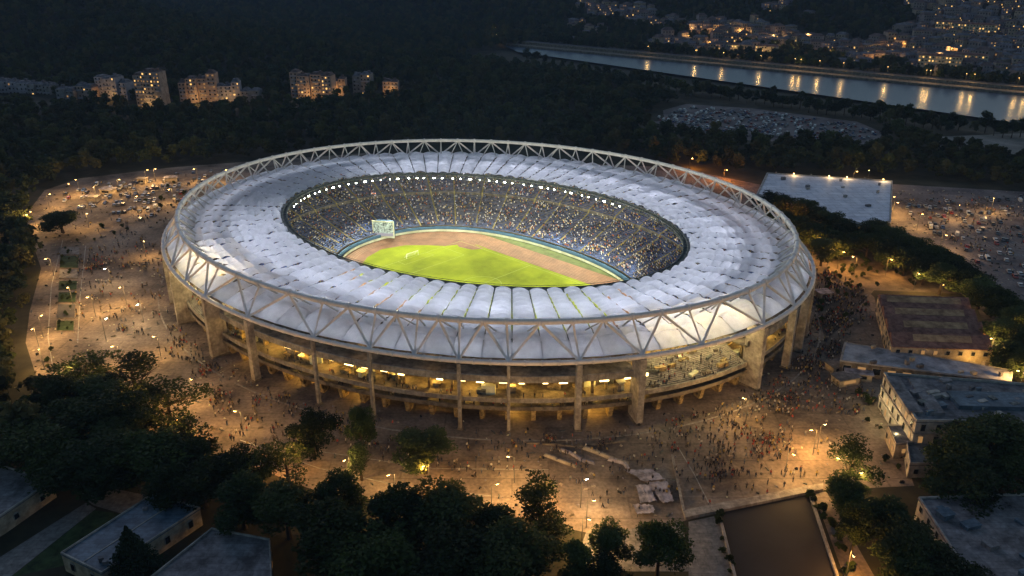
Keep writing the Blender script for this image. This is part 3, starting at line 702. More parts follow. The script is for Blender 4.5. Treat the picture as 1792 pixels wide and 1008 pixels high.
# foreground trees: crown centre in the picture, crown width, height in metres
FG = [(150, 640, 120, 15, 'S', 'gold lit tree at the top left of the clump beside the loop road'),
      (232, 648, 120, 17, 'S', 'rounded tree on the upper edge of the left clump, below the crowded left plaza'),
      (292, 694, 120, 17, 'S', 'broad tree with gold lamplight through its leaves on the right shoulder of the left clump'),
      (322, 752, 105, 16, 'S', 'lowest lit tree of the left clump, bordering the bright plaza'),
      (215, 722, 140, 19, 'N', 'dark tree in the middle of the left clump'),
      (125, 735, 120, 16, 'N', 'dark tree inside the bend of the loop road'),
      (262, 800, 150, 17, 'N', 'black tree below the left clump, behind the blue roofed hut'),
      (158, 812, 150, 17, 'N', 'black tree above the forked garden path'),
      (52, 772, 150, 17, 'N', 'black tree above the flat roof at the left edge'),
      (352, 838, 120, 15, 'N', 'dark tree just above the blue sheet roof ridge'),
      (545, 752, 92, 17, 'N', 'tall dark tree with bare trunk in front of the thin stadium columns'),
      (500, 800, 85, 14, 'S', 'tree with sparkling gold gaps left of the tall bare trunked tree'),
      (450, 812, 95, 15, 'S', 'glinting tree on the plaza edge left of centre'),
      (420, 872, 130, 16, 'N', 'dark tree between the glinting tree and the flat grey roof'),
      (500, 888, 130, 16, 'N', 'dark tree above the corner of the flat grey roof'),
      (630, 745, 58, 17, 'N', 'upper crown of the slender tree left of centre'),
      (630, 800, 74, 13, 'S', 'lower wider tree under the slender dark crown'),
      (742, 782, 118, 15, 'N', 'compact round tree alone against the bright plaza'),
      (575, 935, 170, 18, 'N', 'big dark tree rising right of the flat grey roof'),
      (690, 900, 150, 18, 'N', 'big dark tree below the compact round tree, left part'),
      (785, 895, 160, 18, 'N', 'big dark tree below the compact round tree, right part'),
      (660, 985, 190, 18, 'N', 'large tree at the bottom edge, left of centre'),
      (790, 985, 190, 19, 'N', 'large tree at the bottom edge, just left of the centre'),
      (895, 985, 190, 19, 'N', 'large bluish green tree at the bottom centre'),
      (945, 868, 128, 17, 'S', 'tree full of bright amber lamplight left of the twin lamp posts'),
      (962, 930, 110, 14, 'S', 'lower tree under the amber lit crown'),
      (1068, 950, 82, 14, 'N', 'narrow pointed tree at the bottom, right of the lamplit corner'),
      (1155, 955, 110, 16, 'N', 'dark tree at the bottom beside the side road'),
      (1060, 1000, 90, 12, 'N', 'low dark tree at the bottom edge beside the narrow pointed tree'),
      (1492, 800, 100, 16, 'S', 'tree with a lamp glowing behind its crown by the right plaza corner'),
      (1482, 862, 90, 12, 'N', 'dark tree under the glowing crown, beside the footpath'),
      (1545, 905, 110, 14, 'N', 'dark tree between the footpath lamp and the low rough roof'),
      (1600, 955, 120, 14, 'N', 'dark tree at the left edge of the low rough roof'),
      (1590, 985, 110, 13, 'N', 'dark tree right of the orange footpath lamp'),
      (1650, 1003, 120, 13, 'N', 'dark tree at the bottom edge below the low rough roof'),
      (1735, 772, 150, 17, 'N', 'big round black tree in front of the long grey building'),
      (1795, 810, 130, 16, 'N', 'black tree cut by the right edge of the picture')]
for i, (x, y, w, h, ty, lb) in enumerate(FG): tree_px(x, y, w, h, SPARSE if ty == 'S' else NEAR, lb, 'trees around the plaza', k=i)
for x, y, w, lb in ((180, 690, 120, 'dark tree between the two upper trees of the left clump'), (95, 690, 90, 'tree on the inner verge of the loop road'), (330, 800, 110, 'black tree under the lowest lit tree of the left clump'), (410, 820, 100, 'black tree left of the glinting tree'), (205, 772, 130, 'black tree in the lower middle of the left clump'), (95, 800, 120, 'black tree right of the flat roofed shed'),
                    (300, 842, 90, 'low black tree above the blue roof ridge'), (590, 868, 110, 'dark tree under the slender tree'), (860, 920, 130, 'dark tree between the large trees and the amber lit one'), (1008, 985, 70, 'small dark tree right of the large bluish tree'), (1500, 915, 60, 'dark tree above the orange footpath lamp'), (1690, 800, 110, 'black tree left of the big round one'), (1700, 840, 130, 'black tree above the rough roof')):
    tree_px(x, y, w, random.uniform(14, 18), NEAR, lb, 'trees around the plaza')
tree_px(228, 958, 88, 17, CONI, 'dark pointed conifer in front of the blue roofed hut', k=0, wm=1.25)
tree_px(105, 383, 74, 13, NEAR, 'lone dark tree in the lamplit left car park', k=1)
RT = [(1350, 350), (1376, 358), (1402, 366), (1428, 376), (1452, 386), (1472, 400), (1366, 384), (1394, 394), (1424, 408), (1452, 420), (1478, 426), (1440, 436),
      (1528, 402), (1552, 412), (1578, 424), (1606, 436), (1632, 448), (1656, 462), (1684, 476), (1518, 424), (1548, 436), (1584, 452), (1622, 468), (1652, 484), (1700, 492),
      (1742, 522), (1764, 540), (1788, 560), (1756, 580), (1790, 598), (1720, 508), (1776, 622), (1800, 640)]
words_ = ['first', 'second', 'third', 'fourth', 'fifth', 'sixth', 'seventh', 'eighth', 'ninth', 'tenth', 'eleventh', 'twelfth', 'thirteenth']
for i, (x, y) in enumerate(RT):
    if i < 12: lb = 'orange lit tree between the stadium and the white roofed hall, %s counted from the truss' % words_[i]
    elif i < 25: lb = 'dark tree in the row below the white roofed hall, %s counted towards the car park' % words_[i - 12]
    else: lb = 'amber lit tree right of the red striped roof, %s counted downwards' % words_[i - 25]
    tree_px(x + random.uniform(-3, 3), y, 64 if i < 12 else 68, 14, NEAR, lb, 'trees right of the stadium')
# tree row on the near bank of the river
rowx = np.linspace(922, 1800, 58); k = 0
for i, x in enumerate(rowx):
    if 1690 < x < 1712: continue
    y = np.interp(x, [922, 985, 1045, 1130, 1300, 1500, 1792], [104, 119, 133, 148, 174, 203, 240]) + random.uniform(-2, 4)
    P = G(x, y + 3); s_ = random.uniform(.75, 1.25)
    plant((P.x, P.y, 0), MID, 15 * s_, 15 * s_, 'dark riverside tree, %s of the near bank row from the upstream end' % ordn(k + 1), 'tree row along the near river bank'); k += 1

FARSRC = []
for i in range(8):
    V, F, _ = leaf_cloud(7, 420, .048, 120 + i); tm = trunk_mb(i, False)
    FARSRC.append(src('forest_tree_shape', np_mesh('forest_tree_shape', V, F, M['leafF%d' % (i % 4)])))
CLEAR = [GP([(42, 380), (75, 330), (140, 308), (300, 288), (430, 280), (640, 262), (900, 255), (1120, 278), (1240, 300), (1330, 303), (1560, 308), (1792, 332), (2400, 375), (2400, 1100), (-900, 1100), (-900, 860), (0, 815), (100, 790), (150, 745), (70, 702), (40, 620), (48, 560), (68, 470)]),
         GP([(1125, 205), (1165, 182), (1230, 172), (1320, 186), (1500, 210), (1550, 230), (1540, 262), (1400, 256), (1250, 248), (1150, 234)]),
         GP([(1620, 240), (1792, 229), (1950, 236), (1950, 296), (1792, 280), (1630, 262)])]
def forest():
    sp = 10; xs = np.arange(-1750, 1750, sp); ys = np.arange(130, 2500, sp); X, Y = np.meshgrid(xs, ys)
    X = (X + rng.uniform(-4.5, 4.5, X.shape)).ravel(); Y = (Y + rng.uniform(-4.5, 4.5, Y.shape)).ravel()
    ok = (np.abs(X) < .68 * Y + 60) & ((Y < 1650) | (rng.random(X.shape) < .6))
    for P in CLEAR: ok &= ~inpoly(X, Y, P)
    dn = side(X, Y, NB1, NB2); df = side(X, Y, FB1, FB2)
    ok &= ~((dn > -14) & (df < 34) & (along(X, Y) > -25))
    ok &= ~((df > 34) & (df < 800) & (X > 150) & (rng.random(X.shape) < .12))
    ok &= ~((dn > -70) & (dn <= -22) & (X > 130) & (rng.random(X.shape) < .6))
    for (x, y, hw) in APT: ok &= ~((np.abs(X - x) < hw) & (Y > y - 46) & (Y < y + 18))
    cells = set()
    for t in TOWN:
        gx, gy = int(t.x // 6), int((t.y - 5) // 6)
        for a in (-2, -1, 0, 1, 2):
            for b_ in (-2, -1, 0, 1): cells.add((gx + a) * 100000 + gy + b_)
    key = (X // 6).astype(int) * 100000 + (Y // 6).astype(int); ok &= ~np.isin(key, np.array(list(cells)))
    X, Y = X[ok], Y[ok]; Z = H(X, Y) - .3; n = len(X)
    s = rng.uniform(.72, 1.3, n); s = s * (1 + .25 * (Y > 1650)); w = s * rng.uniform(11.5, 15.5, n); h = s * rng.uniform(9, 16, n)
    scatter('forest', np.stack([X, Y, Z], -1), FARSRC, np.stack([w, w, h], -1), rng.random(n) * 6.28, label='dense dark forest covering the hills behind the stadium', cat='forest')
    print('forest trees', n)

# ================================================================== BUILDINGS
def windows_on(b_parent, P, z0, floors, fh, step, lit=.1, m_lit='litd', skip=.0, ww=1.3, wh=1.5, arch=False, both=True, limit=90):
    n = len(P); ar = sum(P[i - 1][0] * P[i][1] - P[i][0] * P[i - 1][1] for i in range(n)); cnt = 0
    for i in range(n):
        a = Vector((P[i - 1][0], P[i - 1][1], 0)); q = Vector((P[i][0], P[i][1], 0)); d = q - a; L_ = d.length; d.normalize()
        nrm = Vector((d.y, -d.x, 0)) * (1 if ar > 0 else -1)
        mid = (a + q) / 2
        if nrm.dot(Vector((0, 0, 0)) - mid) <= 0: continue       # walls that never face this side stay plain
        kx = int(L_ // step)
        for f in range(floors):
            for k in range(kx):
                if cnt >= limit or random.random() < skip: continue
                p = a + d * (L_ / kx * (k + .5)); z = z0 + fh * (f + .52); rz = math.atan2(d.y, d.x); cnt += 1
                b = MB(); c0 = p + nrm * .06; b.box((c0.x, c0.y, z), (ww + .35, .22, wh + .35), rz)
                if arch: b.box((c0.x, c0.y, z + wh / 2 + .25), (ww * .6, .2, .5), rz)
                w = b.build('window', M['frame'], b_parent)
                b = MB(); c1 = p + nrm * .20; b.box((c1.x, c1.y, z), (ww, .1, wh), rz); b.build('pane', M[m_lit] if random.random() < lit else M['glass'], w)
def shrink(P, d):
    cx = sum(p[0] for p in P) / len(P); cy = sum(p[1] for p in P) / len(P)
    return [(p[0] + (cx - p[0]) * d, p[1] + (cy - p[1]) * d) for p in P]
def block(name, label, cat, px, z, wall, roof, floors=1, step=5, lit=.1, roofname='roof', parapet=.5, **kw):
    Pw = [(p.x, p.y) for p in GP(px, z)]; cx = sum(p[0] for p in Pw) / len(Pw); cy = sum(p[1] for p in Pw) / len(Pw)
    e = empty(name, (cx, cy, 0), 0, label, cat); P = [(p[0] - cx, p[1] - cy) for p in Pw]
    b = MB(); b.prism(P, -.2, z - .3); b.build('wall', M[wall], e)
    # windows are tested against the camera side, so shift into place
    b = MB(); b.prism(shrink(P, -.012), z - .3, z, bottom=True); ro = b.build(roofname, M[roof], e)
    if parapet:
        b = MB(); Q = shrink(P, -.006); R_ = shrink(P, .02); n = len(P)
        for i in range(n):
            a, q, a2, q2 = Q[i - 1], Q[i], R_[i - 1], R_[i]
            for (u, v, zz0, zz1) in ((a, q, z + .01, z + parapet), (a2, q2, z + .01, z + parapet)): b.quad((*u, zz0), (*v, zz0), (*v, zz1), (*u, zz1))
            b.quad((*a, z + parapet), (*q, z + parapet), (*q2, z + parapet), (*a2, z + parapet))
        b.build('parapet', M['wall'], ro)
    n = len(P); ar = sum(P[i - 1][0] * P[i][1] - P[i][0] * P[i - 1][1] for i in range(n))
    if floors: windows_off(e, P, (cx, cy), 0, floors, z / max(1, floors), step, lit, **kw)
    return e, P, (cx, cy)
def windows_off(e, P, c0, z0, floors, fh, step, lit, ww=1.3, wh=1.5, arch=False, m_lit='litd', limit=90, skip=0):
    n = len(P); ar = sum(P[i - 1][0] * P[i][1] - P[i][0] * P[i - 1][1] for i in range(n)); cnt = 0
    for i in range(n):
        a = Vector((P[i - 1][0], P[i - 1][1], 0)); q = Vector((P[i][0], P[i][1], 0)); d = q - a; L_ = d.length; d.normalize()
        nrm = Vector((d.y, -d.x, 0)) * (1 if ar > 0 else -1); mid = (a + q) / 2 + Vector((c0[0], c0[1], 0))
        if nrm.dot(-mid) <= 0: continue
        kx = max(1, int(L_ // step)); rz = math.atan2(d.y, d.x)
        for f in range(floors):
            for k in range(kx):
                if cnt >= limit or random.random() < skip: continue
                cnt += 1; p = a + d * (L_ / kx * (k + .5)); z = z0 + fh * (f + .5)
                b = MB(); c1 = p + nrm * .06; b.box((c1.x, c1.y, z), (ww + .35, .22, wh + .35), rz)
                if arch: b.box((c1.x, c1.y, z + wh / 2 + .28), (ww * .7, .2, .5), rz)
                w = b.build('window', M['frame'], e)
                b = MB(); c2 = p + nrm * .20; b.box((c2.x, c2.y, z), (ww, .1, wh), rz); b.build('pane', M[m_lit] if random.random() < lit else M['glass'], w)

def clutter(e, P, z, n, mats, big=4):
    xs = [p[0] for p in P]; ys = [p[1] for p in P]; k = 0; tries = 0; Q = shrink(P, .12)
    while k < n and tries < 400:
        tries += 1; x, y = random.uniform(min(xs), max(xs)), random.uniform(min(ys), max(ys))
        if not inpoly(x, y, Q): continue
        sx, sy, sz = random.uniform(1, big), random.uniform(.8, big * .6), random.uniform(.4, 1.6)
        b = MB(); b.box((x, y, z + sz / 2), (sx, sy, sz), random.uniform(0, .4) + .2); b.box((x, y, z + sz + .06), (sx * 1.1, sy * 1.1, .12), 0.3)
        b.build('rooftop_unit', M[random.choice(mats)], e); k += 1

e, P, c0 = block('sports_hall', 'low hall with wide pale sheet roof beside the right car park', 'hall', [(1343, 303), (1561, 317), (1558, 388), (1515, 394), (1325, 340)], 10, 'wallw', 'hallroof', 2, 6, .3, parapet=.4, m_lit='lit')
for i in range(7):
    a = Vector((*P[0], 0)).lerp(Vector((*P[1], 0)), (i + .5) / 7); b = MB(); b.box((a.x, a.y, 10.9), (.7, .7, .7), .3); o = b.build('edge_lamp', M['darksteel'], e)
    if i in (1, 3, 4, 6): b = MB(); b.box((a.x, a.y - .5, 10.9), (.4, .25, .35), .3); b.build('lens', M['sodium'], o); light('edge_light', (a.x, a.y - 2, 12.5), 900, (1, .68, .3), e)
clutter(e, P, 10, 10, ['roofg', 'wall'], 3)

# red striped building: sawtooth roof
def sawtooth():
    px = [(1537, 516), (1690, 522), (1738, 612), (1562, 606)]; z = 8
    e, P, c0 = block('striped_roof_building', 'red and ochre striped sawtooth roof building right of the stadium', 'building', px, z, 'wallw', 'roofr', 2, 4.2, .35, parapet=0, m_lit='litd')
    A, B, C_, D = [Vector((*p, z)) for p in P]; n = 4
    for k in range(n):
        f0_, f1_, fm = k / n + .01, (k + 1) / n - .01, k / n + .3 / n
        l0, r0 = A.lerp(D, f0_), B.lerp(C_, f0_); lm, rm = A.lerp(D, fm), B.lerp(C_, fm); l1, r1 = A.lerp(D, f1_), B.lerp(C_, f1_); up = Vector((0, 0, 1.9)); z_ = Vector((0, 0, .02))
        b = MB(); b.quad(l0 + z_, lm + up, rm + up, r0 + z_); b.poly([l0 + z_, l1 + z_, lm + up]); b.poly([r0 + z_, rm + up, r1 + z_]); b.build('red_tile_slope', M['roofr'], e)
        b = MB(); b.quad(lm + up, l1 + z_, r1 + z_, rm + up); b.build('red_tile_slope', M['roofr'], e)
        b = MB(); nn = Vector((0, -.05, .06)); q0, q1 = .07 + .05 * k, .90 - .03 * k; w0, w1 = .12, .62; f2 = lambda u_, v_: (lm + up).lerp(rm + up, u_).lerp((l1 + z_).lerp(r1 + z_, u_), v_) + nn; b.quad(f2(q0, w0), f2(q0, w1), f2(q1, w1), f2(q1, w0)); b.build('ochre_skylight_strip', M['ochre'], e)
    for (x_, y_) in ((1552, 540), (1560, 590), (1620, 626), (1700, 630)):
        q = G(x_, y_, 4); light('facade_light', (q.x - c0[0], q.y - c0[1] - 3, 5), 1500, (1, .55, .12), e)
    return e
sawtooth()
e, P, c0 = block('market_canopy', 'long pale flat canopy roof between the striped roof and the grey building', 'canopy', [(1479, 599), (1772, 648), (1768, 668), (1471, 631)], 5.5, 'concd', 'canopyroof', 1, 5, .3, parapet=.2, ww=2.6, wh=2.4)
clutter(e, P, 5.5, 8, ['roofg', 'wallw'], 2.5)
e, P, c0 = block('grey_building', 'long three storey grey building with patched roof and ornate lit side facade', 'building', [(1547, 655), (1900, 682), (1900, 742), (1604, 738)], 12.5, 'wall', 'roofg', 3, 4.2, .35, parapet=.8, arch=True, wh=2.2, m_lit='litd')
for (a, q) in (((1560, 664), (1602, 726)), ((1600, 668), (1640, 728))):   # raised ridges on the roof
    A, B = G(*a, 12.5), G(*q, 12.5); b = MB(); m_ = (A + B) / 2; b.box((m_.x - c0[0], m_.y - c0[1], 13.1), ((A - B).length, 4.2, 1.2), math.atan2(B.y - A.y, B.x - A.x)); b.build('roof_ridge', M['roofg'], e)
A = G(1740, 705, 12.5); b = MB(); b.box((A.x - c0[0], A.y - c0[1], 13.2), (26, 9, 1.4), -.05); b.build('raised_roof', M['roofb'], e)
clutter(e, P, 12.5, 34, ['roofg', 'wall', 'roofb', 'darksteel'], 4)
# cornices
n = len(P)
for zc in (4.3, 8.4):
    b = MB()
    for i in range(n):
        a, q = Vector((*P[i - 1], 0)), Vector((*P[i], 0)); m_ = (a + q) / 2; b.box((m_.x, m_.y, zc), ((q - a).length + .6, .9, .35), math.atan2(q.y - a.y, q.x - a.x))
    b.build('cornice', M['conc'], e)
for k in range(4):
    a = Vector((*P[0], 0)).lerp(Vector((*P[3], 0)), (k + .4) / 4); d = (Vector((*P[0], 0)) - Vector((*P[1], 0))).normalized()
    light('facade_light', (a.x + d.x * 3, a.y + d.y * 3, 5), 650, (1, .78, .36), e)
e, P, c0 = block('terrace_block', 'low terraced block with railing in front of the long grey building', 'building', [(1586, 776), (1700, 774), (1722, 812), (1592, 814)], 4.5, 'wall', 'path', 1, 4, .1, parapet=.9)
block('entrance_block', 'small lit block on the plaza beside the grey building facade', 'building', [(1553, 745), (1588, 745), (1600, 775), (1568, 778)], 5, 'wallw', 'roofg', 1, 3.5, .6)
e, P, c0 = block('rough_roof_building', 'low building with rough weathered roof in the bottom right corner', 'building', [(1608, 872), (1900, 862), (1960, 1070), (1735, 1070)], 7, 'wall', 'roofg', 2, 5, .0, parapet=.5)
clutter(e, P, 7, 12, ['roofg', 'darksteel', 'roofb'], 5)
e, P, c0 = block('flat_roof_shed', 'long shed with grey flat roof at the left edge of the picture', 'shed', [(-80, 798), (0, 815), (92, 842), (0, 905), (-80, 950)], 5.5, 'wallw', 'roofg', 1, 6, 0, arch=True)
e, P, c0 = block('blue_roof_hut', 'cream walled hut with blue grey sheet roof behind the conifer', 'hut', [(269, 865), (350, 890), (178, 1004), (107, 969)], 5.5, 'wallw', 'roofb', 1, 6, 0, arch=True, wh=2)
b = MB(); A, B = (Vector((*P[0], 0)) + Vector((*P[1], 0))) / 2, (Vector((*P[2], 0)) + Vector((*P[3], 0))) / 2; m_ = (A + B) / 2
b.box((m_.x, m_.y, 5.58), ((A - B).length, .3, .14), math.atan2(B.y - A.y, B.x - A.x)); b.build('roof_seam', M['wall'], e); clutter(e, P, 5.5, 3, ['roofg'], 1.5)
e, P, c0 = block('grey_roof_shed', 'wide shed with plain dark grey roof at the bottom, right of the conifer', 'shed', [(371, 926), (472, 945), (478, 1070), (190, 1070)], 5, 'wallw', 'roofg', 1, 6, 0)

# low wall / raised walkway
A = GP([(1195, 897), (1440, 849), (1440, 860), (1199, 910)]); b = MB(); c_ = sum(A, Vector()) / 4
b.prism([(p.x - c_.x, p.y - c_.y) for p in A], 0, .9); o = b.build('walkway_wall', M['conc'], None); o.location = c_; tag(o, 'long low pale wall topped by a walkway above the dark court', 'wall')
for i, (p, q, lb) in enumerate((((1258, 903), (1300, 1070), 'thin pale wall on the left side of the dark court'), ((1416, 866), (1484, 1070), 'thin planted wall on the right side of the dark court'), ((1176, 800), (1196, 897), 'low kerb wall running from the white tarps to the walkway'))):
    A, B = G(*p), G(*q); b = MB(); m_ = (A + B) / 2; b.box((0, 0, .45), ((A - B).length, .5, .9)); b.box((0, 0, .95), ((A - B).length, .7, .1)); o = b.build('low_wall', M['conc']); o.location = (m_.x, m_.y, 0); o.rotation_euler = (0, 0, math.atan2(B.y - A.y, B.x - A.x)); tag(o, lb, 'wall')

# white tarps and barriers in front of the stadium
def tarp(px, z, label, seed):
    r = random.Random(seed); P = GP(px, 0); A, B, C_, D = P; b = MB(); n, m = 9, 6; c_ = (A + B + C_ + D) / 4
    vs = [[(A.lerp(B, i / n)).lerp(D.lerp(C_, i / n), j / m) - c_ + Vector((r.uniform(-.3, .3), r.uniform(-.3, .3), z + r.uniform(-.5, .5) * .3)) for i in range(n + 1)] for j in range(m + 1)]
    for j in range(m):
        for i in range(n): b.quad(vs[j][i], vs[j][i + 1], vs[j + 1][i + 1], vs[j + 1][i])
    e = empty('tarp_shelter', c_, 0, label, 'tarp shelter', 'white tarps in front of the stadium'); b.build('tarp', M['tarp'], e, True)
    for q in (vs[0][0], vs[0][n], vs[m][0], vs[m][n]):
        b = MB(); b.tube([(q.x, q.y, 0), (q.x, q.y, q.z - .05)], .08, 5); b.build('pole', M['pole'], e)
tarp([(1092, 826), (1140, 824), (1165, 842), (1128, 846)], .8, 'crumpled white tarp, upper one of the lilac group', 1)
tarp([(1130, 848), (1168, 846), (1180, 882), (1160, 884)], .9, 'long lilac white tarp hanging towards the kerb wall', 2)
tarp([(1112, 852), (1138, 852), (1148, 880), (1120, 884)], .7, 'greyish tarp left of the lilac one', 3)
tarp([(1108, 886), (1142, 888), (1146, 902), (1114, 904)], .9, 'small cream tarp nearest the bottom trees', 4)
def barrier(pts, h, label, m='conc'):
    P = GP(pts); c_ = P[0]; b = MB()
    for A, B in zip(P[:-1], P[1:]):
        m_ = (A + B) / 2 - c_; b.box((m_.x, m_.y, h / 2), ((A - B).length + .3, .9, h), math.atan2(B.y - A.y, B.x - A.x), 0, .8)
    o = b.build('barrier', M[m]); o.location = c_; tag(o, label, 'barrier', 'barriers in front of the stadium')
barrier([(980, 788), (1000, 795), (1018, 807), (1040, 812)], .8, 'curved pale barrier, left one of the pair before the columns', 'tarp')
barrier([(1020, 785), (1050, 796), (1078, 808), (1100, 814)], 1.1, 'curved pale barrier, right one of the pair before the columns')
barrier([(952, 797), (975, 806), (1008, 818)], .9, 'low tan barrier at the left end of the pair')
barrier([(1064, 805), (1092, 812), (1100, 824)], 1.0, 'short barrier leading to the tarps', 'tarp')
barrier([(920, 775), (1010, 782), (1100, 772)], .5, 'long low kerb in front of the stadium columns', 'concd')

HEDGE = []
# planted beds on the left plaza
for i, (y0, y1, m_, lb) in enumerate(((433, 447, 'path', 'purple grey paved island at the top of the left median'), (448, 470, 'lawn', 'grass bed under the top island of the left median'), (472, 488, 'path', 'lilac paved island of the left median'),
                                      (492, 508, 'lawn', 'second grass bed of the left median'), (512, 530, 'lawn', 'third grass bed of the left median'), (533, 558, 'road', 'dark paved island of the left median'), (562, 580, 'lawn', 'lowest grass bed of the left median'))):
    f = lambda y, s_: (np.interp(y, [430, 600], [106, 97] if s_ < 0 else [141, 128]), y)
    P = GP([f(y0, -1), f(y0, 1), f(y1, 1), f(y1, -1)]); c_ = sum(P, Vector()) / 4; e = empty('median_bed', c_, 0, lb, 'planting bed', 'beds of the left median')
    Q = [(p.x - c_.x, p.y - c_.y) for p in P]; b = MB(); b.prism(Q, 0, .25); b.build('kerb', M['concd'], e); b = MB(); b.prism(shrink(Q, .08), .25, .38); b.build('bed', M[m_], e)
    for k in range(7 if m_ == 'lawn' else 4):
        u, v = random.uniform(.1, .9), random.uniform(.15, .85); a_ = Vector((*Q[0], 0)).lerp(Vector((*Q[1], 0)), u); b_ = Vector((*Q[3], 0)).lerp(Vector((*Q[2], 0)), u); p = a_.lerp(b_, v); HEDGE.append((e, p, random.uniform(.8, 2.2)))

# ================================================================== APARTMENTS on the left hill foot
APTS = [(118, 168, 26, 12, 'pale low house at the left end of the houses in the forest'), (150, 166, 30, 17, 'stepped grey apartment block, second of the houses in the forest'), (196, 163, 52, 24, 'wide lilac grey apartment block left of the lit tower'), (264, 170, 46, 33, 'tall apartment tower with many yellow lit windows in the forest'),
        (350, 165, 56, 29, 'apartment block with red brown roof and lit upper floors, right of the tower'), (400, 168, 40, 20, 'lower lit block joined to the red brown roofed block'), (438, 172, 30, 14, 'small house between the two large apartment blocks'),
        (545, 158, 70, 30, 'large terracotta apartment palace with rows of warm windows'), (592, 158, 26, 20, 'side wing at the right of the terracotta palace'), (634, 152, 30, 20, 'lilac roofed villa right of the terracotta palace'), (684, 158, 26, 15, 'rightmost small villa of the houses in the forest'), (22, 158, 44, 12, 'dim low terrace of houses at the left edge of the forest'), (70, 160, 34, 11, 'dim low house between the edge terrace and the stepped block')]
APT = []
WM = [mat('plaster_dim', (.22, .20, .20), .85, .3, .3), mat('plaster_pink', (.36, .26, .22), .85, .2, .3), mat('plaster_lilac', (.30, .28, .32), .85, .2, .3)]
for i, (px, py, wpx, hpx, lb) in enumerate(APTS):
    A = GT(px, py + hpx * .55); D = math.hypot(A.y, A.x); w = wpx / CF * D * 1.02; h = hpx / CF * D * 1.75; dep = 14
    APT.append((A.x, A.y, w / 2 + 5)); z0 = A.z - 2
    e = empty('apartment_building', (A.x, A.y, z0), rad(random.uniform(-12, 12)), lb, 'apartment building', 'apartment buildings in the forest')
    wm = WM[1] if i in (4, 7, 8) else WM[i % 3]; nb = 4 if w > 34 else 3 if w > 22 else 2; x0 = -w / 2; cnt = 0; wb = MB(); bb_ = MB()
    sizes = [random.uniform(.7, 1.3) for _ in range(nb)]; tot = sum(sizes)
    for k in range(nb):
        ww = w * sizes[k] / tot; hh = h * random.uniform(.68, 1.0) if i != 3 else h * (1 if k else .9); dy = random.uniform(-3, 3); xc = x0 + ww / 2; x0 += ww
        wb.box((xc, dep / 2 + dy, hh / 2), (ww - .02, dep, hh))
        rb = MB(); rh = random.uniform(1.2, 2.8); rb.box((xc, dep / 2 + dy, hh + rh / 2 + .02), (ww * .96, dep * .92, rh), 0, 0, random.uniform(.3, .7))
        if random.random() < .7: rb.box((xc + random.uniform(-.3, .3) * ww, dep / 2 + dy, hh + 1.6), (2.5, 3, 3.2))
        rb.build('roof', M['townr'] if i in (3, 4, 7, 8, 10) else M['townr2'], e)
        fl = max(2, int(hh / 3.3)); kx = max(1, int(ww / 3.2))
        for f in range(1, fl):
            if random.random() < .75: bb_ = MB(); bb_.box((xc, dy - .55, f * hh / fl), (ww * random.uniform(.4, .9), 1.1, .9)); bb_.build('balcony', WM[2], e)
        for f in range(fl):
            for q in range(kx):
                if cnt >= 95 or random.random() < .15: continue
                cnt += 1; x = xc - ww / 2 + ww * (q + .5) / kx; z = (f + .55) * hh / fl
                lit = random.random() < (.42 if i == 3 else .3 if i in (4, 5, 7, 8) else .08)
                b = MB(); b.box((x, dy - .06, z), (random.uniform(1, 1.7), .2, random.uniform(1.2, 1.7))); b.build('window', M['lit'] if lit and random.random() < .25 else M['litd'] if lit else M['glass'], e)
    wb.build('wall', wm, e)
    if i in (2, 3, 4, 5, 7, 8, 10): light('apartment_fill_light', (0, -9, 7), 3600, SOD, e)  # fill light without a fixture, added to warm the apartment fronts

# ================================================================== TOWN across the river
HC = [(.23, .19, .19), (.29, .23, .18), (.22, .19, .23), (.33, .26, .20), (.27, .18, .15)]
def house_mesh(seed, lit):
    r = random.Random(seed); w, d, h = r.uniform(9, 18), r.uniform(9, 12), r.uniform(6, 12); b = MB()
    b.box((0, 0, h / 2 - 2), (w, d, h + 4)); rh = r.uniform(1.5, 3)
    n = len(b.v); e_ = .5; X, Y = w / 2 + e_, d / 2 + e_
    b.v += [(-X, -Y, h), (X, -Y, h), (X, Y, h), (-X, Y, h), (-X * .55, 0, h + rh), (X * .55, 0, h + rh)]
    for q in ((0, 1, 5, 4), (1, 2, 5), (2, 3, 4, 5), (3, 0, 4)): b.f.append(tuple(n + i for i in q)); b.m.append(1)
    fl = max(2, int(h / 3)); kx = int(w / 3)
    for f in range(fl):
        for k in range(kx):
            x = -w / 2 + w * (k + .5) / kx; z = (f + .5) * h / fl; q = r.random(); b.box((x, -d / 2 - .05, z), (1.3, .16, 1.5), 0, 3 if q < lit * .5 else 4 if q < lit else 2)
    b.box((r.uniform(-2, 2), 1, h + rh * .6), (.9, .9, 2), 0, 0)
    me = bpy.data.meshes.new('house'); me.from_pydata(b.v, [], b.f)
    for q in (mat('house_plaster', HC[seed % 5], .85, .2, .3), M['townr'] if seed % 2 else M['townr2'], M['glass'], M['lit'], M['litd']): me.materials.append(q)
    me.polygons.foreach_set('material_index', b.m); return me
HM = [house_mesh(i, [.05, .08, .12, .05, .25][i % 5]) for i in range(10)]
TOWN = []
colw = ['grey', 'cream', 'lilac grey', 'sandy', 'brick red']
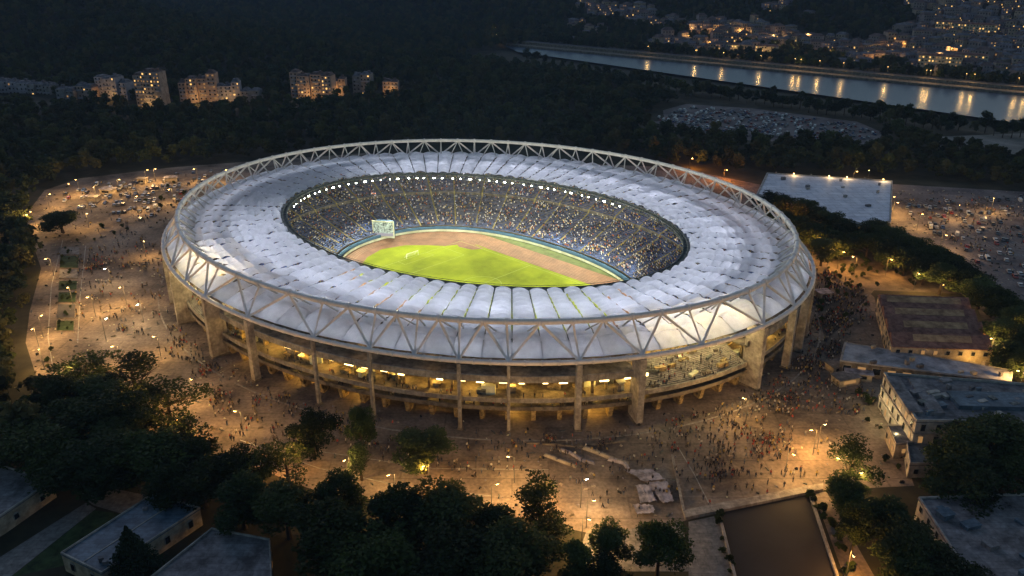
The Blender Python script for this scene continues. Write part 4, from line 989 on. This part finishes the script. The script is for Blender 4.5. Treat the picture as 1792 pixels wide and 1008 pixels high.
def town():
    pts = []
    tries = 0
    while len(pts) < 300 and tries < 20000:
        tries += 1
        q = random.random()
        if q < .33: px, py = random.uniform(1610, 1800), random.uniform(44, 148)
        elif q < .85: px, py = random.uniform(1110, 1640), random.uniform(62, 128)
        else: px, py = random.uniform(1020, 1800), random.uniform(12, 90)
        yb = np.interp(px, [930, 1250, 1500, 1792], [78, 98, 122, 150]) - 6
        if py > yb: continue
        A = GT(px, py)
        if px < 1600 and bump(A.x * 1.7, A.y * 1.7) < (-.1 if py > 70 else .45): continue
        if any((A.x - t.x) ** 2 + (A.y - t.y) ** 2 < 260 for t in pts): continue
        pts.append(A); TOWN.append(A)
        i = len(pts); k = random.randrange(10)
        zone = 'in the dense quarter' if px > 1610 else 'behind the embankment' if py > 70 else 'on the wooded slope'
        d_ = side(A.x, A.y, FB1, FB2); rank = 'near the quay' if d_ < 110 else 'part way up' if d_ < 260 else 'far up'
        o = mobj('house', HM[k]); o.location = (A.x, A.y, A.z); o.rotation_euler = (0, 0, rad(random.uniform(-50, 50)) - .3); s_ = random.uniform(.85, 1.25); o.scale = (s_, s_, s_ * random.uniform(.8, 1.3))
        tag(o, None, 'house', 'houses across the river'); HL.append((o, '%s house, %s roof, %s' % (colw[k % 5], 'red' if k % 2 else 'grey', rank), zone))
HL = []
def town_mass():
    L_ = []; tries = 0
    while len(L_) < 230 and tries < 9000:
        tries += 1; q = random.random()
        if q < .2: px, py = random.uniform(1610, 1800), random.uniform(40, 146)
        elif q < .75: px, py = random.uniform(1100, 1640), random.uniform(60, 124)
        else: px, py = random.uniform(1000, 1800), random.uniform(4, 80)
        if py > np.interp(px, [930, 1250, 1500, 1792], [78, 98, 122, 150]) - 6: continue
        A = GT(px, py)
        if px < 1600 and bump(A.x * 1.7, A.y * 1.7) < (-.1 if py > 70 else .45): continue
        if any((A.x - t.x) ** 2 + (A.y - t.y) ** 2 < 170 for t in TOWN): continue
        TOWN.append(A); L_.append(tuple(A))
    n = len(L_); q = rng.uniform(.7, 1.1, (n, 3)); scatter('distant_town', np.array(L_), [src('house_shape', m_) for m_ in HM], q, rng.uniform(-1.2, .5, n), label='small houses scattered among the trees of the slope across the river', cat='houses')
town(); uniq(HL); town_mass()
# three larger lit buildings behind the embankment
for (px, py, wpx, hpx, lb) in ((1290, 96, 40, 16, 'warmly floodlit long building behind the embankment trees'), (1338, 100, 34, 18, 'brightest floodlit palace behind the embankment trees'), (1640, 128, 60, 26, 'wide cream apartment block near the quay on the right'), (1692, 120, 50, 20, 'apartment block right of the wide cream one'), (1700, 70, 60, 22, 'hilltop apartment block with scattered yellow windows'), (1660, 60, 40, 18, 'left hilltop block beside the one with yellow windows')):
    A = GT(px, py); D = math.hypot(A.x, A.y); w, h = wpx / CF * D, hpx / CF * D
    e = empty('riverside_building', (A.x, A.y, A.z - 1), rad(-30), lb, 'apartment building', 'large buildings across the river')
    b = MB(); b.box((0, 7, h / 2), (w, 14, h)); b.build('wall', mat('warm_plaster', (.42, .36, .26), .85, .2, .3), e)
    b = MB(); b.box((0, 7, h + 1), (w + 1, 15, 2), 0, 0, .6); b.build('roof', M['roofr'], e)
    fl, kx = max(2, int(h / 3.4)), int(w / 3.6); cnt = 0
    for f in range(fl):
        for k in range(kx):
            if cnt > 90: break
            cnt += 1; b = MB(); b.box((-w / 2 + w * (k + .5) / kx, -.06, (f + .55) * h / fl), (1.6, .2, 1.7)); b.build('window', M['lit'] if random.random() < .22 else M['litd'] if random.random() < .3 else M['glass'], e)
    light('facade_light', (0, -9, 4), 5200 if hpx in (16, 18) and px < 1400 else 1200, (1, .62, .22), e)
forest()
# embankment
A, B = FB1, FB2; d = (B - A).normalized(); nrm = Vector((-d.y, d.x, 0)); A = A - d * 40; B = B + d * 400
def strip(name, o0, o1, z0, z1, m):
    b = MB(); N = 40
    for i in range(N):
        p, q = A.lerp(B, i / N), A.lerp(B, (i + 1) / N)
        for (u, v) in (((o0, -2), (o0, z0)), ((o0, z0), (o1, z1)), ((o1, z1), (o1, -2))):
            b.quad(p + nrm * u[0] + Vector((0, 0, u[1])), q + nrm * u[0] + Vector((0, 0, u[1])), q + nrm * v[0] + Vector((0, 0, v[1])), p + nrm * v[0] + Vector((0, 0, v[1])))
    o = b.build(name, m); return o
tag(strip('lower_quay_path', -5, 9, 1.2, 1.4, M['concd']), kind='structure')
tag(strip('quay_wall', 9.0, 11, 5, 5, M['concd']), 'long pale stone embankment wall on the far river bank', 'embankment wall')
tag(strip('quay_road', 11, 26, 4.9, 4.9, M['road']), kind='structure')
tag(strip('near_bank_path', 0, 0.1, -3, -3, M['path']), kind='structure') if False else None
# quayside trees on the far bank
for i in range(62):
    p = FB1.lerp(FB2, (i + .5) / 62 + random.uniform(-.007, .007)) + nrm * random.uniform(24, 38)
    s_ = random.uniform(.7, 1.35); plant((p.x, p.y, 2), MID, 13 * s_, 12 * s_, 'dark tree behind the far quay, %s from the upstream end' % ordn(i + 1), 'tree row behind the far quay')

# ================================================================== LAMPS
def lamp_proto(h, w, col, colm, arm=1.6, r=.35):
    e = empty('street_lamp', (0, 0, -500)); b = MB(); b.tube([(0, 0, 0), (0, 0, h * .5), (0, 0, h - .2), (arm * .4, 0, h + .15), (arm, 0, h + .1)], [.14, .11, .08, .07, .06], 6); b.build('pole', M['pole'], e)
    b = MB(); b.box((arm + .2, 0, h + .1), (1.0, .42, .2), 0, 0, .8); hd = b.build('lamp_head', M['pole'], e)
    b = MB(); b.box((arm + .2, 0, h - .08), (.8 if colm != 'big' else 1.6, .34, .14)); b.build('lens', M['sodium'] if colm == 's' else M['whitel'], hd)
    light('lamp_light', (arm + .2, 0, h - .5), w, col, e, r); reg(e); return e
LAMPP = lamp_proto(9, 7200, SOD, 's', r=.8); LAMPW = lamp_proto(9, 4600, (1, .70, .36), 'w'); LAMPR = lamp_proto(9, 3600, (1, .60, .20), 's', 1.6, .7); LAMPL = lamp_proto(8, 14000, (1, .33, .045), 's'); LAMPO = lamp_proto(9, 9500, (1, .45, .10), 's', r=.6)
LEFT = [(81, 340), (118, 323), (135, 315), (164, 326), (204, 315), (253, 298), (268, 295), (344, 295), (400, 296), (57, 371), (40, 376), (67, 555), (59, 572), (87, 452), (68, 607), (150, 372), (235, 345), (300, 330)]
MIDL = [(190, 470), (178, 560), (250, 420), (245, 530), (330, 660), (205, 605), (120, 500), (130, 640), (420, 720), (330, 760), (500, 780), (238, 705), (300, 735), (165, 672), (215, 500), (160, 520), (275, 590)]
FRONT = [(750, 812), (610, 800), (690, 828), (1018, 842), (1028, 876), (955, 842), (900, 800), (1430, 752), (1437, 745), (1380, 790), (1478, 806), (1500, 830), (1490, 963), (1020, 905), (860, 850), (1310, 700)]
RIGHT = [(1208, 275), (1268, 294), (1345, 378), (1400, 425), (1470, 440), (1555, 452), (1605, 476), (1650, 500), (1760, 605), (1700, 545), (1792, 650), (1495, 300), (1522, 299), (1562, 345), (1566, 353), (1610, 375), (1680, 360), (1740, 345), (1650, 410), (1740, 590), (1380, 372), (1430, 415), (1362, 402), (1452, 436), (1500, 450), (1800, 575)]
allamps = []
def put_lamp(proto, p, label, group, rz=None):
    o = copy_tree(proto); o.location = p; o.rotation_euler = (0, 0, rz if rz is not None else random.uniform(0, 6.28)); tag(o, label, 'street lamp', group); return o
for L_, nm in ((LEFT, 'round the edge of the left car park'), (MIDL, 'on the left plaza'), (FRONT, 'on the plaza in front of the stadium'), (RIGHT, 'between the stadium and the right car park')):
    for i, (x, y) in enumerate(sorted(L_)):
        p = G(x, y, 9); pr = LAMPP
        if L_ is RIGHT: pr = (LAMPO if 1350 < x < 1560 and y > 400 else LAMPL) if x < 1561 and (x, y) not in ((1495, 300), (1522, 299), (1610, 375), (1680, 360)) else LAMPP
        if L_ is MIDL and (x, y) in ((190, 470), (178, 560), (245, 530)): pr = LAMPW
        if (x, y) in ((1018, 842),): pr = LAMPW
        if (x, y) in ((1490, 963), (1430, 752), (955, 842), (238, 705), (300, 735), (750, 812), (500, 780)): pr = LAMPO
        put_lamp(pr, (p.x, p.y, 0), 'lit street lamp %s, %s from the left' % (nm, ordn(i + 1)), 'street lamps of the plaza')
RIV = [1113, 1200, 1250, 1315, 1375, 1385, 1418, 1460, 1537, 1605, 1612, 1675, 1690, 1768, 1785]
for i, x in enumerate(RIV):
    y = np.interp(x, [930, 1250, 1500, 1792], [78, 104, 128, 158]) - 3; p = G(x, y, 10); bp = FB1 + d * ((p - FB1).dot(d)) + nrm * 13
    put_lamp(LAMPR, (bp.x, bp.y, 4.9), 'lamp on the far quay, %s from the upstream end' % ordn(i + 1), 'lamps along the far quay', -2.2)
for i in range(30):
    x = random.uniform(1180, 1790); y = np.interp(x, [930, 1250, 1500, 1792], [78, 98, 122, 150]) - random.uniform(8, 45); A = GT(x, y)
    put_lamp(LAMPP, (A.x, A.y, A.z), '%s street lamp placed among the houses across the river' % ordn(i + 1), 'lamps in the town')
for x, y in ((868, 62), (868, 76)):
    A = GT(x, y); put_lamp(LAMPR, (A.x, A.y, A.z + 4), 'distant lamp at the upstream end of the river, %s one' % ('upper' if y < 70 else 'lower'), 'lamps upstream')
for q in (LAMPP, LAMPW, LAMPR, LAMPL, LAMPO):
    for o in list(KIDS.get(q.name, [])):
        for o2 in list(KIDS.get(o.name, [])): bpy.data.objects.remove(o2)
        bpy.data.objects.remove(o)
    bpy.data.objects.remove(q)

# ================================================================== CARS
def car_mesh(colr, i, van=False):
    b = MB(); L_, W_ = 4.4, 1.8
    prof = [(-2.2, .35), (-2.2, .85), (-1.9, .95), (-1.55, 1.42), (.35, 1.45), (1.05, .98), (2.1, .82), (2.2, .4)] if not van else [(-2.5, .4), (-2.5, 2.1), (1.5, 2.15), (2.2, 1.2), (2.6, 1.0), (2.6, .4)]
    for s_ in (-1, 1):
        P = [(x, s_ * W_ / 2 * (.84 if z > 1.2 else 1), z) for x, z in prof]; b.poly(P if s_ < 0 else P[::-1], 0)
    n = len(prof)
    for k in range(n):
        (x0, z0), (x1, z1) = prof[k], prof[(k + 1) % n]; w0, w1 = W_ / 2 * (.84 if z0 > 1.2 else 1), W_ / 2 * (.84 if z1 > 1.2 else 1)
        gl = (k in (2, 4) and not van) or (van and k == 2)
        b.quad((x0, -w0, z0), (x0, w0, z0), (x1, w1, z1), (x1, -w1, z1), 1 if gl else 0)
    if not van:
        for s_ in (-1, 1): b.quad((-1.5, s_ * .86, 1.0), (.8, s_ * .86, 1.0), (.3, s_ * .79, 1.38), (-1.4, s_ * .79, 1.38), 1)
    for x in (-1.4, 1.4):
        for s_ in (-1, 1): b.tube([(x, s_ * .7, .33), (x, s_ * .95, .33)], .33, 8, 2)
    me = bpy.data.meshes.new('parked_car'); me.from_pydata(b.v, [], b.f)
    for q in (mat('car_paint_%d' % i, colr, .3, .03, 1, spec=.5), M['glass'], M['tyre']): me.materials.append(q)
    me.polygons.foreach_set('material_index', b.m); return me
CC = [((.5, .5, .52), 'white'), ((.22, .23, .25), 'silver'), ((.03, .03, .035), 'black'), ((.06, .07, .09), 'dark grey'), ((.25, .03, .025), 'red'), ((.04, .08, .2), 'blue')]
CM = [car_mesh(q[0], i) for i, q in enumerate(CC)] + [car_mesh((.5, .5, .5), 6, True)]
def rows(pxs, n, ang, label_place, group, jitter=.5, wt=None, skipc=None):
    P = GP(pxs); xs = [p.x for p in P]; ys = [p.y for p in P]; ca, sa = math.cos(ang), math.sin(ang); pts = []
    cx, cy = sum(xs) / len(xs), sum(ys) / len(ys)
    for r_ in range(-40, 41):
        v = r_ * 8.2 + (1.2 if r_ % 2 else -1.2)
        for k in range(-60, 61):
            u = k * 2.75; x = cx + u * ca - v * sa; y = cy + u * sa + v * ca
            if inpoly(x, y, P): pts.append((x, y, r_))
    random.shuffle(pts); pts = pts[:n]; RL = {}
    for r_ in sorted(set(q[2] for q in pts)):
        RL[r_] = len(RL) + 1
    seen = {}
    for q in sorted(pts, key=lambda q: (q[2], q[0])): seen.setdefault(q[2], []).append(q)
    for x, y, r_ in pts:
        k = random.choices(range(7), wt or [4, 3, 3, 3, 1, 1, 1])[0]; cn = 'white van' if k == 6 else CC[k][1] + ' car'
        o = mobj('parked_car', CM[k]); o.location = (x + random.uniform(-1, 1) * jitter, y + random.uniform(-1, 1) * jitter, .02); o.rotation_euler = (0, 0, ang + PI / 2 + (PI if random.random() < .5 else 0) + random.uniform(-.12, .12))
        tag(o, '%s %s, %s from left in the %s row' % (cn, label_place, ordn(seen[r_].index((x, y, r_)) + 1), ordn(RL[r_])), 'van' if k == 6 else 'car', group)
rows([(1570, 352), (1792, 345), (1860, 360), (1860, 500), (1780, 500), (1620, 410)], 130, -.35, 'on the right car park', 'cars on the right car park', jitter=1.2)
rows([(95, 345), (160, 325), (330, 302), (395, 300), (330, 350), (230, 395), (150, 370)], 105, .25, 'on the left car park', 'cars on the left car park')
rows([(1150, 205), (1210, 188), (1320, 195), (1495, 218), (1535, 234), (1520, 252), (1400, 246), (1250, 238), (1165, 224)], 65, -.5, 'on the far riverside car park', 'cars on the riverside car park', wt=[6, 5, 2, 2, 1, 1, 2])
def car_mass():
    P = GP([(1150, 205), (1210, 188), (1320, 195), (1495, 218), (1535, 234), (1520, 252), (1400, 246), (1250, 238), (1165, 224)]); xs = [p.x for p in P]; ys = [p.y for p in P]; L_ = []
    while len(L_) < 420:
        x, y = random.uniform(min(xs), max(xs)), random.uniform(min(ys), max(ys))
        if inpoly(x, y, P): L_.append((x, y, .02))
    n = len(L_); scatter('distant_car_mass', np.array(L_), [src('car_shape', m_) for m_ in CM], np.ones((n, 3)), -.5 + PI / 2 + rng.choice([0, .1, PI], n), label='mass of cars packed on the riverside car park', cat='cars')
car_mass()
# kiosks and bushes on the left car park and around the canopy
for i, (x, y, lb) in enumerate(((165, 352, 'small flat roofed kiosk beside the lone tree'), (190, 338, 'white roofed kiosk in the middle of the left car park'), (250, 320, 'pale kiosk near the far edge of the left car park'), (300, 318, 'low pale kiosk near the stadium end of the left car park'),
                                (1462, 648, 'lilac roofed kiosk beside the long canopy'), (1500, 660, 'tan kiosk under the long canopy'), (1478, 670, 'low grey kiosk nearest the plaza by the long canopy'), (1440, 520, 'small stall right of the stadium columns'))):
    p = G(x, y); e = empty('kiosk', (p.x, p.y, 0), random.uniform(-.4, .4), lb, 'kiosk', 'kiosks'); w, dd, h = random.uniform(5, 9), random.uniform(4, 6), random.uniform(2.6, 3.4)
    b = MB(); b.box((0, 0, h / 2), (w, dd, h)); b.build('wall', M['wallw'], e); b = MB(); b.box((0, 0, h + .16), (w + 1, dd + 1, .3)); b.build('roof', M['tarp'] if i % 2 else M['roofg'], e)
    b = MB(); b.box((0, -dd / 2 - .05, 1.6), (w * .6, .2, 1.2)); b.build('hatch', M['litd'] if i % 3 == 0 else M['glass'], e)
V, F, _ = leaf_cloud(6, 700, .04, 300); BM = np_mesh('bush', V - np.array([0, 0, .25]), F, M['leafB'])
nb = 0; BL = []
for e_, p, s_ in HEDGE:
    o = mobj('shrub', BM, e_); o.location = (p.x, p.y, .35); o.scale = (s_ * 1.5, s_ * 1.5, s_)
for reg_, n, place in (([(100, 420), (300, 318), (360, 330), (300, 380), (140, 432)], 16, 'on the left car park'), ([(1425, 430), (1530, 440), (1640, 490), (1560, 510), (1440, 600), (1430, 500)], 80, 'between the stadium and the striped roof'), ([(110, 610), (180, 700), (90, 690), (60, 620)], 8, 'on the verge of the loop road'),
                       ([(1412, 866), (1428, 862), (1500, 1010), (1478, 1010)], 16, 'along the footpath'), ([(1250, 905), (1268, 900), (1300, 1010), (1275, 1010)], 9, 'beside the dark court'), ([(1500, 690), (1545, 700), (1580, 850), (1540, 800)], 12, 'before the grey building facade')):
    P = GP(reg_); xs = [p.x for p in P]; ys = [p.y for p in P]; k = 0
    while k < n:
        x, y = random.uniform(min(xs), max(xs)), random.uniform(min(ys), max(ys))
        if not inpoly(x, y, P): continue
        o = mobj('bush', BM); s_ = random.uniform(1.6, 4.2); o.location = (x, y, 0); o.scale = (s_ * 1.3, s_ * 1.3, s_); o.rotation_euler = (0, 0, random.uniform(0, 6)); k += 1
        tag(o, None, 'bush', 'bushes around the plaza'); BL.append((o, '%s dark green bush' % ('large' if s_ > 3.2 else 'small' if s_ < 2.3 else 'medium'), place))
uniq(BL)

# kerbs, painted lines and litter
b = MB(); K0 = [ST.matrix_basis @ E(155.5, 130.5, 2 * PI * i / 160, .14) for i in range(160)]; K1 = [ST.matrix_basis @ E(156.1, 131.1, 2 * PI * i / 160, .14) for i in range(160)]
for i in range(160):
    j_ = (i + 1) % 160
    if i % 9 == 0: continue
    b.quad(K0[i], K0[j_], K1[j_], K1[i]); b.quad(K1[i], K1[j_], K1[j_] - Vector((0, 0, .13)), K1[i] - Vector((0, 0, .13)))
tag(b.build('kerb', M['conc']), kind='structure')
b = MB()
def pline(A, B, w=.18):
    d_ = (B - A).normalized(); n_ = Vector((-d_.y, d_.x, 0)) * w / 2; z_ = Vector((0, 0, .018)); b.quad(A - n_ + z_, B - n_ + z_, B + n_ + z_, A + n_ + z_)
for (x0, y0, x1, y1, n_, ln) in ((170, 345, 330, 318, 26, 5), (200, 372, 300, 356, 16, 5), (1600, 380, 1790, 372, 26, 5), (1640, 405, 1800, 400, 22, 5), (1690, 430, 1800, 428, 16, 5), (1590, 355, 1780, 350, 26, 5)):
    A, B = G(x0, y0), G(x1, y1); d_ = (B - A).normalized(); q = Vector((-d_.y, d_.x, 0)) * ln
    for k in range(n_): P = A.lerp(B, k / n_); pline(P - q, P + q)
    pline(A, B)
for pts in ([(110, 420), (90, 500), (84, 590), (95, 660)], [(150, 430), (140, 520), (136, 600)], [(420, 770), (560, 820), (700, 850), (860, 868)], [(1185, 780), (1215, 830), (1240, 880)], [(560, 790), (760, 820), (960, 822)]):
    P = GP(pts)
    for A, B in zip(P[:-1], P[1:]): pline(A, B, .3)
tag(b.build('painted_lines', mat('worn_paint', (.34, .33, .30), .8, .3, .5)), kind='structure')
LT = []
for i, (sx, sy, sz, mm) in enumerate(((.5, .3, .25, 'adw'), (.9, .5, .5, 'concd'), (.35, .35, .3, 'tarp'), (1.3, .4, .35, 'darksteel'), (.7, .7, .15, 'wallw'), (.3, .8, .6, 'tyre'))):
    q = MB(); q.box((0, 0, sz / 2), (sx, sy, sz), 0, 0, .8); q.box((sx * .6, sy * .5, sz * .3), (sx * .5, sy * .5, sz * .6), .5); me = bpy.data.meshes.new('litter_shape'); me.from_pydata(q.v, [], q.f); me.materials.append(M[mm]); LT.append(src('litter_shape', me))
PG = GP(PLAZA); CPG = GP([(1325, 326), (1560, 322), (1800, 336), (1800, 575), (1700, 478), (1560, 400), (1340, 345)]); L_ = []
while len(L_) < 2600:
    if random.random() < .25: x, y = random.uniform(150, 330), random.uniform(330, 500); ok_ = inpoly(x, y, CPG)
    else: x, y = random.uniform(-290, 150), random.uniform(180, 520); ok_ = inpoly(x, y, PG) and math.hypot(*[(a_) for a_ in ((((x - SC.x) * math.cos(STH) + (y - SC.y) * math.sin(STH)) / 146), ((-(x - SC.x) * math.sin(STH) + (y - SC.y) * math.cos(STH)) / 121))]) > 1
    if ok_: L_.append((x, y, .02))
n = len(L_); scatter('litter', np.array(L_), LT, rng.uniform(.5, 1.5, (n, 3)), rng.random(n) * 6.28, label='bags, boxes and litter strewn over the paving', cat='litter')

# ================================================================== PEOPLE
def person_mesh(pose, seed):
    r = random.Random(seed); st = .32 if pose == 'walking' else .09
    J = {'pel': (0, 0, .95, .135), 'che': (0, .0, 1.32, .16), 'nek': (0, .01, 1.5, .06), 'hed': (0, .03, 1.64, .105), 'top': (0, .02, 1.75, .07)}
    E_ = [('pel', 'che'), ('che', 'nek'), ('nek', 'hed'), ('hed', 'top')]
    for s_, n in ((-1, 'l'), (1, 'r')):
        y = s_ * st
        J['hip' + n] = (.1 * s_, y * .1, .88, .095); J['kne' + n] = (.11 * s_, y * .55 + (.06 if y > 0 else 0), .48, .065); J['ank' + n] = (.11 * s_, y - (.02 if y < 0 else 0), .08, .045); J['toe' + n] = (.12 * s_, y + .16, .04, .04)
        J['sho' + n] = (.19 * s_, 0, 1.43, .065)
        if pose == 'raising an arm' and s_ > 0: J['elb' + n] = (.32, .1, 1.55, .045); J['wri' + n] = (.30, .16, 1.82, .035)
        else: J['elb' + n] = (.25 * s_, -y * .3, 1.13, .048); J['wri' + n] = (.26 * s_, -y * .5 + .09, .88, .036)
        E_ += [('pel', 'hip' + n), ('hip' + n, 'kne' + n), ('kne' + n, 'ank' + n), ('ank' + n, 'toe' + n), ('che', 'sho' + n), ('sho' + n, 'elb' + n), ('elb' + n, 'wri' + n)]
    ks = list(J); me = bpy.data.meshes.new('p'); me.from_pydata([J[k][:3] for k in ks], [(ks.index(a), ks.index(b_)) for a, b_ in E_], [])
    o = bpy.data.objects.new('p', me); COL.objects.link(o); md = o.modifiers.new('s', 'SKIN')
    for i, k in enumerate(ks): q = me.skin_vertices[0].data[i]; q.radius = (J[k][3], J[k][3] * .85); q.use_root = (k == 'pel')
    bpy.context.view_layer.update(); dg = bpy.context.evaluated_depsgraph_get(); ev = bpy.data.meshes.new_from_object(o.evaluated_get(dg)); bpy.data.objects.remove(o)
    mi = []
    for p in ev.polygons:
        z = p.center.z; x = abs(p.center.x)
        mi.append(3 if z > 1.66 else 2 if z > 1.5 and x < .15 else 2 if (x > .2 and (z < .93 or z > 1.75)) else 0 if z > .93 else 1 if z > .1 else 3)
    return ev, mi
CL = [((.02, .02, .025), 'black coat'), ((.03, .035, .06), 'navy jacket'), ((.45, .43, .4), 'white shirt'), ((.30, .05, .035), 'red top'), ((.12, .10, .08), 'brown jacket'), ((.16, .17, .18), 'grey hoodie'), ((.34, .25, .08), 'yellow top')]
TR = [mat('trousers_dark', (.02, .022, .03), .8, .1, 1), mat('trousers_denim', (.05, .07, .12), .8, .1, 1)]
SH = [mat('cloth_%d' % i, q[0], .8, .1, 1) for i, q in enumerate(CL)]
PM = []
for ps in ('standing', 'walking', 'raising an arm'):
    ev, mi = person_mesh(ps, 1)
    for i, q in enumerate(CL):
        m_ = ev.copy(); m_.materials.clear()
        for w in (SH[i], TR[i % 2], M['skin'], M['hair']): m_.materials.append(w)
        m_.polygons.foreach_set('material_index', mi); m_.name = 'person'; PM.append((m_, ps, q[1]))
REG = [([(130, 440), (285, 410), (300, 560), (330, 640), (250, 600), (135, 570)], 300, 'on the left plaza', 1.0), ([(300, 600), (380, 640), (470, 680), (560, 720), (560, 790), (400, 780), (360, 700)], 210, 'left of thin columns', 1),
       ([(560, 720), (760, 755), (980, 765), (990, 800), (860, 840), (600, 800)], 210, 'in front of the stadium columns', 1), ([(980, 765), (1130, 755), (1180, 790), (1190, 890), (1060, 900), (1000, 850)], 110, 'around the tarps and barriers', 1),
       ([(1120, 755), (1330, 690), (1400, 700), (1380, 800), (1250, 850), (1180, 800)], 400, 'in the crowd right of columns', 1), ([(1330, 690), (1410, 610), (1425, 470), (1510, 500), (1530, 560), (1470, 600), (1480, 640), (1540, 700), (1500, 730), (1400, 720)], 900, 'in the dim right hand crowd', 1),
       ([(1180, 800), (1400, 740), (1470, 780), (1430, 850), (1210, 890)], 90, 'on the lamplit right plaza', 1), ([(100, 330), (380, 300), (300, 400), (150, 430)], 60, 'on the left car park', 1), ([(1580, 350), (1790, 345), (1790, 480), (1650, 420)], 190, 'on the right car park', 1),
       ([(285, 560), (330, 560), (400, 640), (440, 670), (330, 640)], 70, 'at the foot of the left columns', 1)]
cand = []
def in_stad(x, y):
    v = Vector((x - SC.x, y - SC.y, 0)); c_, s_ = math.cos(-STH), math.sin(-STH); u, w = v.x * c_ - v.y * s_, v.x * s_ + v.y * c_
    return math.hypot(u / 151, w / 126)
for px, n, place, _ in REG:
    P = GP(px); xs = [p.x for p in P]; ys = [p.y for p in P]; k = 0
    cl = []
    while k < n:
        if cl and random.random() < .3: bx_, by_ = random.choice(cl); x, y = bx_ + random.gauss(0, 1.6), by_ + random.gauss(0, 1.6)
        else: x, y = random.uniform(min(xs), max(xs)), random.uniform(min(ys), max(ys))
        if not inpoly(x, y, P) or in_stad(x, y) < 1: continue
        cl.append((x, y)); cand.append((x, y, place)); k += 1
cand.sort(key=lambda q: math.hypot(q[0], q[1]))
TW = ['alone', 'beside a small group', 'near the lamp glow', 'on the open paving', 'at the edge of the group', 'just behind the others']
PL_ = []
for i, (x, y, place) in enumerate(cand[:290]):
    m_, ps, cl_ = random.choices(PM, [{'black coat': 5, 'navy jacket': 4}.get(q[2], 1.2) * (.15 if q[1][0] == 'r' else 1) for q in PM])[0]
    o = mobj('person', m_); o.location = (x, y, .02); o.rotation_euler = (0, 0, random.uniform(0, 6.28)); s_ = random.uniform(1.08, 1.2); o.scale = (s_, s_, s_)
    near = [j for j, q in enumerate(cand) if j != i and abs(q[0] - x) < 2.2 and abs(q[1] - y) < 2.2]
    tag(o, None, 'person', 'people on the plaza'); PL_.append((o, '%s %s in %s' % ('lone person' if not near else 'person', ps, cl_), place))
uniq(PL_)
rest = cand[290:]
ps_src = [src('person_shape', q[0]) for q in PM]
scatter('plaza_crowd', np.array([(x, y, .02) for x, y, _ in rest]), ps_src, np.full((len(rest), 3), 1.18), rng.random(len(rest)) * 6.28, label='crowd walking around the stadium', cat='crowd')
# people on the open terraces
tp = []
for a0, a1, n in ((T0, T1, 85), (U0, U1, 45)):
    for _ in range(n):
        q = random.random(); t = random.uniform(a0 + .02, a1 - .02); k = int(q * 20); A0 = 146 - 12.4 * (k + .5) / 20
        tp.append(ST.matrix_basis @ E(A0, A0 - 25, t, 9.02 + 6.5 * k / 20))
for _ in range(200):
    t = random.uniform(-2.3, .2); tp.append(ST.matrix_basis @ E(144, 119, t, random.choice([5.32, 8.92]))) if not (T0 < t < T1 or U0 < t < U1) else None
ST.rotation_euler = (0, 0, STH)
scatter('terrace_crowd', np.array([tuple(p) for p in tp]), ps_src, np.full((len(tp), 3), 1.05), rng.random(len(tp)) * 6.28, label='people scattered over the lit terraces of the stadium', cat='crowd')
# spectators in the bowl: seated figures
def seated(i, colr):
    b = MB(); b.box((0, .1, .55), (.4, .62, .22), 0, 1); b.box((0, -.08, .92), (.46, .3, .62), 0, 0, .85); b.tube([(0, -.04, 1.22), (0, -.02, 1.4), (0, 0, 1.5)], [.09, .13, .07], 6, 2)
    me = bpy.data.meshes.new('spectator_shape'); me.from_pydata(b.v, [], b.f)
    for q in (mat('shirt_%d' % i, colr, .8, .05, 1), TR[0], M['skin']): me.materials.append(q)
    me.polygons.foreach_set('material_index', b.m); return src('spectator_shape', me)
SS = [seated(i, q) for i, q in enumerate([(.03, .03, .035), (.06, .08, .16), (.75, .7, .62), (.12, .09, .07), (.6, .5, .36), (.42, .14, .06), (.5, .38, .1), (.2, .25, .38), (.04, .04, .04), (.65, .65, .72)])]
sp = []; aisles = set(k * NT // NA for k in range(NA))
for r_ in range(NR):
    f0_ = .03 + .97 * (r_ + .45) / NR; z = bz(.03 + .97 * r_ / NR); cirk = NT
    for i in range(NT):
        if i in aisles: continue
        A, B = bowl(i, f0_, z), bowl(i + 1, f0_, z); n = max(1, int((A - B).length / .62))
        th_ = math.atan2(A.y, A.x)
        dens = .62 if -.9 < (i / NT * 2 * PI) % (2 * PI) < 1.0 else .42
        if .0 < f0_ < .55: dens *= .95
        dens *= .75 + .35 * math.sin(i * .35) * math.sin(r_ * .4 + i * .05)
        for k in range(n):
            if random.random() < dens: sp.append((*(A.lerp(B, (k + .5) / n)), math.atan2(-(A.x), A.y) + PI))
sp = np.array(sp); print('spectators', len(sp))
o = scatter('spectator_crowd', sp[:, :3], SS, np.full((len(sp), 3), 1.1), sp[:, 3], label='thousands of spectators filling the blue seats of the stadium', cat='crowd'); o.location = SC; o.rotation_euler = (0, 0, STH)

# ================================================================== HAZE
b = MB(); b.box((0, 2250, 120), (10200, 7700, 270)); hz = b.build('haze', bpy.data.materials.new('haze_air')); tag(hz, kind='stuff', label='thin blue evening haze over the hills')
m = hz.data.materials[0]; m.use_nodes = True; t = m.node_tree; t.nodes.remove(t.nodes['Principled BSDF'])
v = t.nodes.new('ShaderNodeVolumePrincipled'); v.inputs['Color'].default_value = (.42, .62, 1, 1); v.inputs['Density'].default_value = .00006; v.inputs['Anisotropy'].default_value = 0
t.links.new(v.outputs[0], t.nodes['Material Output'].inputs['Volume'])
